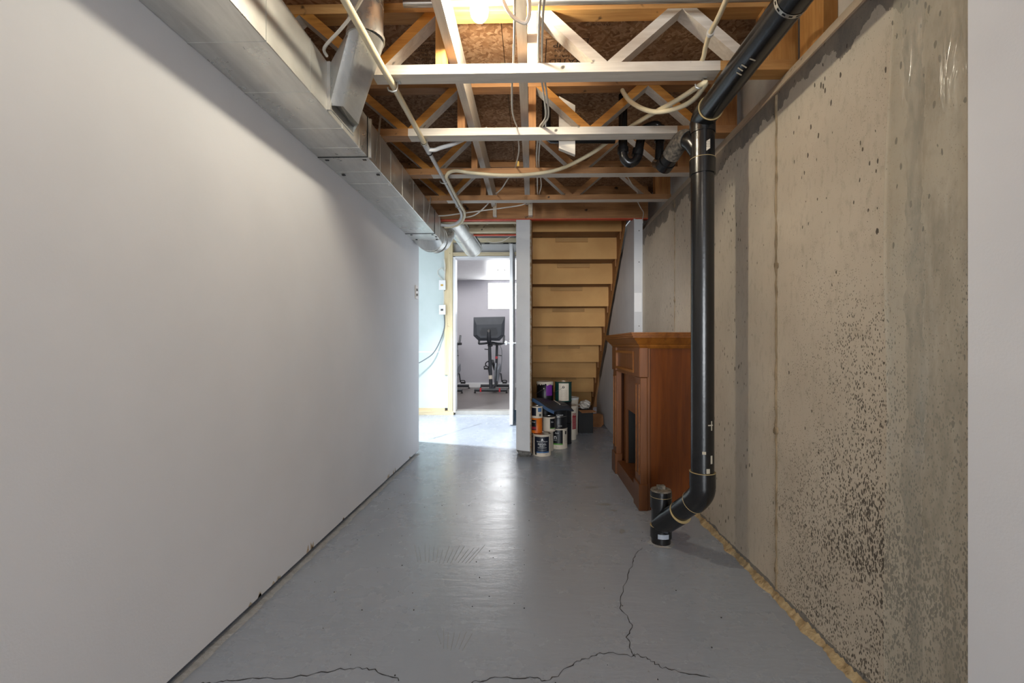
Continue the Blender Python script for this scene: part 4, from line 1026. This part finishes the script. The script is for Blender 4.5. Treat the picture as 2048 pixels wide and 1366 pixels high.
# ------------------------------------------------------------------ far wall with door opening
FY = 6.2
wg = obj('wall_far', BX(-3.3, -1.167, FY, FY+.02, .09, 2.5), M['green'])
setp(wg, 'pale green moisture board left of the far doorway', 'wall', kind='structure')
obj('upper_board', BX(-1.21, -.141, FY+.05, FY+.07, 2.20, 2.5), M['drywall2'], wg)
obj('board_joint', BX(-3.3, -1.21, FY-.0015, FY, .855, .875), M['white'], wg)
obj('bottom_plate', BX(-3.3, -1.085, FY-.05, FY+.05, 0, .05), M['palex'], wg)
obj('plate_gap', BX(-3.3, -1.21, FY-.01, FY+.02, .05, .09), M['palex'], wg)
st1 = obj('wall_stud', BX(-1.165, -1.098, FY-.04, FY+.05, .051, 2.5), M['pale']); setp(st1, 'pale wooden stud at the left side of the far doorway', 'stud', 'studs beside the far doorway')
st2 = obj('wall_stud', BX(-1.215, -1.168, FY-.02, FY+.05, .55, 2.5), M['pale']); setp(st2, 'ragged pale stud against the green board', 'stud', 'studs beside the far doorway')
dh = obj('door_header', BX(-1.097, -.141, FY-.03, FY+.05, 2.185, 2.235), M['palex']); setp(dh, 'pale lumber header over the far doorway', 'beam')
tpz = obj('top_plate', BX(-1.097, -.141, FY-.03, FY+.045, 2.37, 2.43), M['palex']); setp(tpz, 'pale top plate below the dark ceiling of the passage', 'beam')
obj('foil_tape', BX(-1.097, -.141, FY-.032, FY-.03, 2.345, 2.366), M['tin'], tpz)
for x in (-.80, -.66, -.40, -.30, -.22): obj('tape_mark', BX(x, x+.07, FY-.0335, FY-.032, 2.348, 2.362), M['ink'], tpz)
tr = thing('trim_2', 'white casing around the far doorway', 'door frame', (-.64, FY, 0), kind='structure')
obj('jamb', BX(-1.094, -1.062, FY-.03, FY+.12, .03, 2.175), M['white'], tr)
obj('jamb', BX(-.215, -.185, FY-.03, FY+.12, .0, 2.175), M['white'], tr)
obj('head', BX(-1.062, -.215, FY-.03, FY+.12, 2.155, 2.18), M['white'], tr)
obj('head_gap', BX(-1.094, -.185, FY-.028, FY+.10, 2.1805, 2.1845), M['gap'], tr)
for z in (1.9, 1.1, .22): obj('hinge', BX(-.222, -.205, FY-.05, FY-.031, z, z+.10), M['bikeb'], tr)
obj('threshold', BX(-1.062, -.215, FY-.02, FY+.14, .0005, .052), M['steel'], tr)
dr = obj('door_1', BX(-.272, -.235, 5.34, 6.145, .012, 2.165, .002), M['white'])
setp(dr, 'white door standing open edge on toward the camera', 'door', kind='structure')
for sgn in (-1, 1):
    xx = -.272 if sgn < 0 else -.235
    obj('knob', LATHE([(.0, 0), (.026, 0), (.026, .006), (.011, .010), (.011, .030), (.024, .040), (.028, .052), (.020, .064), (0, .066)], (0, 0, 0), 18), M['chrome'], dr, True)
    k = dr.children[-1]; k.data.transform(Matrix.Translation(wl(dr)))
    k.data.transform(Matrix.Translation(Vector((xx, 5.40, .985))-wl(dr)) @ Matrix.Rotation(sgn*PI/2, 4, 'Y'))
obj('latch_plate', BX(-.262, -.245, 5.3385, 5.34, .96, 1.01), M['chrome'], dr)
wd = obj('door_wedge', PRISM([(-.232, 5.62, 0), (-.232, 5.75, 0), (-.232, 5.75, .13), (-.232, 5.70, .14)], (.06, 0, 0)), M['bluestop']); setp(wd, 'slate blue wedge on the floor at the bottom of the open door', 'door stop')

# outlets and cables on the green board
for (z, lb_) in ((1.783, 'upper white electrical box on the green board'), (1.444, 'lower white electrical box on the green board')):
    t = thing('electrical_box', lb_, 'electrical box', (-1.245, FY-.04, z), 'electrical boxes by the far doorway')
    obj('box', BX(-1.278, -1.200, FY-.045, FY-.021, z-.06, z+.06, .003), M['white'], t)
    obj('cover', BX(-1.285, -1.193, FY-.050, FY-.0455, z-.067, z+.067, .002), M['white'], t)
    obj('rating_label', BX(-1.26, -1.225, FY-.0515, FY-.050, z-.015, z+.012), M['yellow'] if z > 1.6 else M['grey'], t)
cable('electric_cable', [(-1.21, FY-.06, 2.14), (-1.20, FY-.05, 2.05), (-1.205, FY-.03, 1.95), (-1.21, FY-.03, 1.85)], 'white cable dropping from the elbow to the upper electrical box', .008)
cable('electric_cable', [(-1.23, FY-.03, 1.85), (-1.30, FY-.02, 1.93), (-1.30, FY-.02, 1.99), (-1.25, FY-.02, 2.02), (-1.21, FY-.03, 1.97)], 'thin cable loop above the upper electrical box', .004)
cable('electric_cable', [(-1.225, FY-.03, 1.72), (-1.22, FY-.02, 1.6), (-1.225, FY-.03, 1.51)], 'short cable joining the two electrical boxes', .005, M['cable'])
cable('electric_cable', [(-1.215, FY-.03, 1.38), (-1.215, FY-.02, 1.2), (-1.28, FY-.03, 1.0), (-1.36, FY-.06, .85), (-1.47, FY-.10, .76), (-1.65, FY-.14, .66)], 'grey cable hanging slack across the green board', .008, M['gcable'])
# switch on the left wall
sw = thing('light_switch', 'white light switch near the far end of the left wall', 'switch', (-1.012, 3.89, 1.417))
obj('plate', BX(-1.0119, -1.0045, 3.853, 3.925, 1.36, 1.475, .001), M['switch'], sw)
for dz_ in (-.022, .022): obj('toggle', BX(-1.0045, -.998, 3.883, 3.895, 1.417+dz_-.010, 1.417+dz_+.010), M['grey'], sw)

# ------------------------------------------------------------------ exercise room
RY, RF, RC = 9.62, .05, 2.35
f2 = obj('floor_exercise_room', BX(-3.5, -.06, FY+.12, RY, -.05, RF), M['laminate']); setp(f2, 'grey wood laminate floor of the exercise room', 'floor', kind='structure')
w2 = obj('wall_exercise_room', BX(-3.5, -.06, RY, RY+.1, RF, RC+.1), M['greyroom']); setp(w2, 'lavender grey far wall of the exercise room', 'wall', kind='structure')
w3 = obj('wall_exercise_left', BX(-3.6, -3.5, FY+.12, RY+.1, 0, RC+.1), M['greyroom']); setp(w3, 'left wall of the exercise room', 'wall', kind='structure')
w4 = obj('wall_exercise_right', BX(-.06, -.03, FY+.12, RY+.1, 0, RC+.1), M['greyroom']); setp(w4, 'right wall of the exercise room', 'wall', kind='structure')
w5 = obj('wall_exercise_front', BX(-3.5, -1.1, FY+.10, FY+.12, 0, RC+.1), M['greyroom']); setp(w5, 'near wall of the exercise room left of the doorway', 'wall', kind='structure')
c2 = obj('ceiling_exercise_room', BX(-3.5, -.06, FY+.12, RY, RC, RC+.06), M['white']); setp(c2, 'white ceiling of the exercise room', 'ceiling', kind='structure')
bb = obj('baseboard_far', BX(-3.5, -.06, RY-.016, RY, RF, RF+.10, .003), M['white']); setp(bb, 'white baseboard along the exercise room wall', 'baseboard', kind='structure')
wi = obj('window_1', BX(-.945, -.30, RY-.004, RY-.001, 1.74, 2.278), M['window']); setp(wi, 'bright overexposed window high on the exercise room wall', 'window', kind='structure')
fr = bmesh.new()
for (a, b, c, d) in ((-.955, -.29, 2.278, 2.29), (-.955, -.29, 1.725, 1.74), (-.955, -.945, 1.74, 2.278), (-.30, -.29, 1.74, 2.278)): bx(fr, a, b, RY-.008, RY-.001, c, d)
obj('window_frame', fr, M['white'], wi)
for (x, y, lb_) in ((-.55, 6.95, 'recessed ceiling downlight nearest the far doorway'), (-.58, 8.35, 'recessed ceiling downlight above the exercise bike')):
    t = thing('downlight', lb_, 'lamp', (x, y, RC), 'downlights in the exercise room')
    obj('trim_ring', LATHE([(.055, 0), (.075, 0), (.075, -.006), (.055, -.003)], (x, y, RC)), M['grey'], t, True)
    obj('lens', LATHE([(0, -.001), (.055, -.001), (.055, -.002), (0, -.002)], (x, y, RC)), M['spot'], t)

def bike(label, loc, screen=True):
    """front of the bike faces -Y"""
    b = thing('exercise_bike', label, 'exercise bike', loc, 'exercise bikes in the far room')
    X0, Y0, Z0 = loc
    P = lambda x, y, z: (X0+x, Y0+y, Z0+z)
    def tb_(name, pts, r, m=M['bikeb'], seg=12, sm=0): return obj(name, TUBE([P(*p) for p in pts], r, seg, sm), m, b, True)
    tb_('front_stabilizer', [(-.31, 0, .055), (.31, 0, .055)], .028)
    tb_('rear_stabilizer', [(-.30, .95, .055), (.30, .95, .055)], .028)
    for x in (-.30, .30):
        for yy in (0, .95): obj('levelling_foot', LATHE([(0, 0), (.022, 0), (.022, .012), (.010, .016), (.010, .03), (0, .03)], P(x, yy, 0), 12), M['black'], b)
    for x in (-.19, .17): obj('red_clamp', BX(X0+x-.016, X0+x+.016, Y0-.032, Y0+.032, Z0+.022, Z0+.092, .004), M['bikered'], b)
    tb_('front_post', [(0, .02, .06), (0, .04, .10), (-.03, .12, .72), (-.035, .14, .90)], [.034, .034, .032, .030], M['bikeb'])
    obj('post_collar', TUBE([P(-.008, .06, .26), P(-.012, .068, .33)], .037, 14), M['cream'], b, True)
    tb_('base_rail', [(0.03, .02, .075), (.03, .95, .075)], .026)
    # flywheel cover
    obj('flywheel', TUBE([P(.055, .42, .32), P(.075, .42, .32)], .235, 36), M['bikeg'], b, True)
    obj('flywheel_rim', TUBE([P(.048, .42, .32), P(.082, .42, .32)], .215, 36), M['bikeb'], b, True)
    obj('chain_guard', PRISM([P(.085, .30, .20), P(.085, .38, .42), P(.085, .95, .52), P(.085, 1.0, .38)], (.035, 0, 0)), M['bikeg'], b)
    tb_('down_tube', [(.02, .14, .60), (.03, .60, .42), (.03, .86, .40)], .032)
    tb_('seat_post', [(.04, .92, .10), (.04, .80, .42), (.045, .92, .90)], .026)
    obj('seat', PRISM([P(.045-.02, .72, .90), P(.045+.02, .72, .90), P(.045+.10, .98, .91), P(.045-.10, .98, .91)], (0, 0, .05)), M['black'], b)
    obj('red_dial', TUBE([P(.075, .40, .66), P(.075, .44, .66)], .026, 14), M['bikered'], b, True)
    tb_('adjust_lever', [(-.14, .2, .83), (-.04, .2, .82)], .009, M['black'])
    tb_('adjust_lever', [(.09, .3, .72), (.19, .3, .70)], .009, M['black'])
    tb_('crank', [(-.03, .62, .33), (-.09, .62, .33), (-.10, .60, .42)], .013, M['bikeb'])
    tb_('crank', [(.10, .62, .33), (.15, .62, .33), (.17, .64, .16)], .013, M['bikeb'])
    for (x, yy, z) in ((-.145, .60, .43), (.225, .64, .145)):
        obj('pedal', BX(X0+x-.045, X0+x+.045, Y0+yy-.05, Y0+yy+.05, Z0+z-.016, Z0+z+.016, .004), M['black'], b)
        obj('toe_cage', TUBE([P(x-.04, yy-.03, z+.016), P(x-.035, yy-.06, z+.05), P(x+.035, yy-.06, z+.05), P(x+.04, yy-.03, z+.016)], .009, 6, 3), M['black'], b, True)
    obj('bottle_cage', TUBE([P(-.09, .16, .50), P(-.11, .10, .53), P(-.09, .06, .58), P(-.05, .10, .60)], .010, 6, 3), M['black'], b, True)
    tb_('handlebar', [(-.235, .24, 1.08), (-.235, .10, .955), (-.22, .10, .935), (-.10, .12, .945), (-.03, .14, .96), (.04, .14, .96), (.12, .12, .945), (.215, .10, .94), (.235, .12, .96), (.235, .24, 1.09)], .021, M['bikeb'], 10, 3)
    obj('handlebar_stem', BX(X0-.07, X0+.02, Y0+.10, Y0+.22, Z0+.88, Z0+.97, .01), M['black'], b)
    obj('cord', TUBE([P(.15, .12, .93), P(.20, .14, .80), P(.19, .2, .55), P(.17, .3, .40), P(.16, .4, .38)], .005, 6, 4), M['gcable'], b, True)
    if screen:
        # monitor with bevelled back shell facing the camera
        bm = bmesh.new(); tl = Vector(P(-.035, .02, 1.205)); ang = math.radians(-8)
        def q(x, z, d): return bm.verts.new(tl+Vector((x, d+z*.10, z-.0)))
        fr_ = [q(-.300, -.215, .06), q(.285, -.215, .06), q(.300, .245, .06), q(-.300, .235, .06)]
        s1 = [q(-.300, -.12, .035), q(-.20, -.215, .035), q(.20, -.215, .035), q(.290, -.11, .035), q(.300, .245, .035), q(-.300, .235, .035)]
        s2 = [q(-.23, -.10, 0), q(-.16, -.16, 0), (q(.16, -.16, 0)), q(.23, -.10, 0), q(.24, .10, 0), q(-.24, .09, 0)]
        bm.faces.new(s2)
        for k in range(6): bm.faces.new((s1[k], s1[(k+1) % 6], s2[(k+1) % 6], s2[k]))
        s3 = [bm.verts.new(v.co+Vector((0, .03, 0))) for v in s1]
        for k in range(6): bm.faces.new((s1[k], s1[(k+1) % 6], s3[(k+1) % 6], s3[k]))
        bm.faces.new(s3)
        for v in fr_: bm.verts.remove(v)
        mo = obj('monitor', bm, M['screen'], b)
        pl = tl
        obj('rear_plate', PRISM([pl+Vector(p) for p in ((-.18, -.012, -.07), (-.15, -.014, -.12), (.14, -.014, -.12), (.17, -.012, -.07), (.14, -.002, .03), (-.14, -.002, .03))], (0, .012, 0)), M['bikeb'], mo)
        obj('monitor_arm', TUBE([P(-.03, .13, .93), P(-.035, .02, .99), P(-.035, -.015, 1.10), P(-.035, -.012, 1.20)], [.04, .042, .036, .028], 12), M['bikeb'], mo, True)
        obj('pivot', TUBE([P(-.035, -.045, 1.175), P(-.035, -.01, 1.175)], .026, 14), M['grey'], mo, True)
    return b
bike('black exercise bike with a large monitor seen through the far doorway', (-.79, 8.50, RF))
bike('second exercise bike mostly hidden behind the left door jamb', (-1.63, 8.45, RF), False)
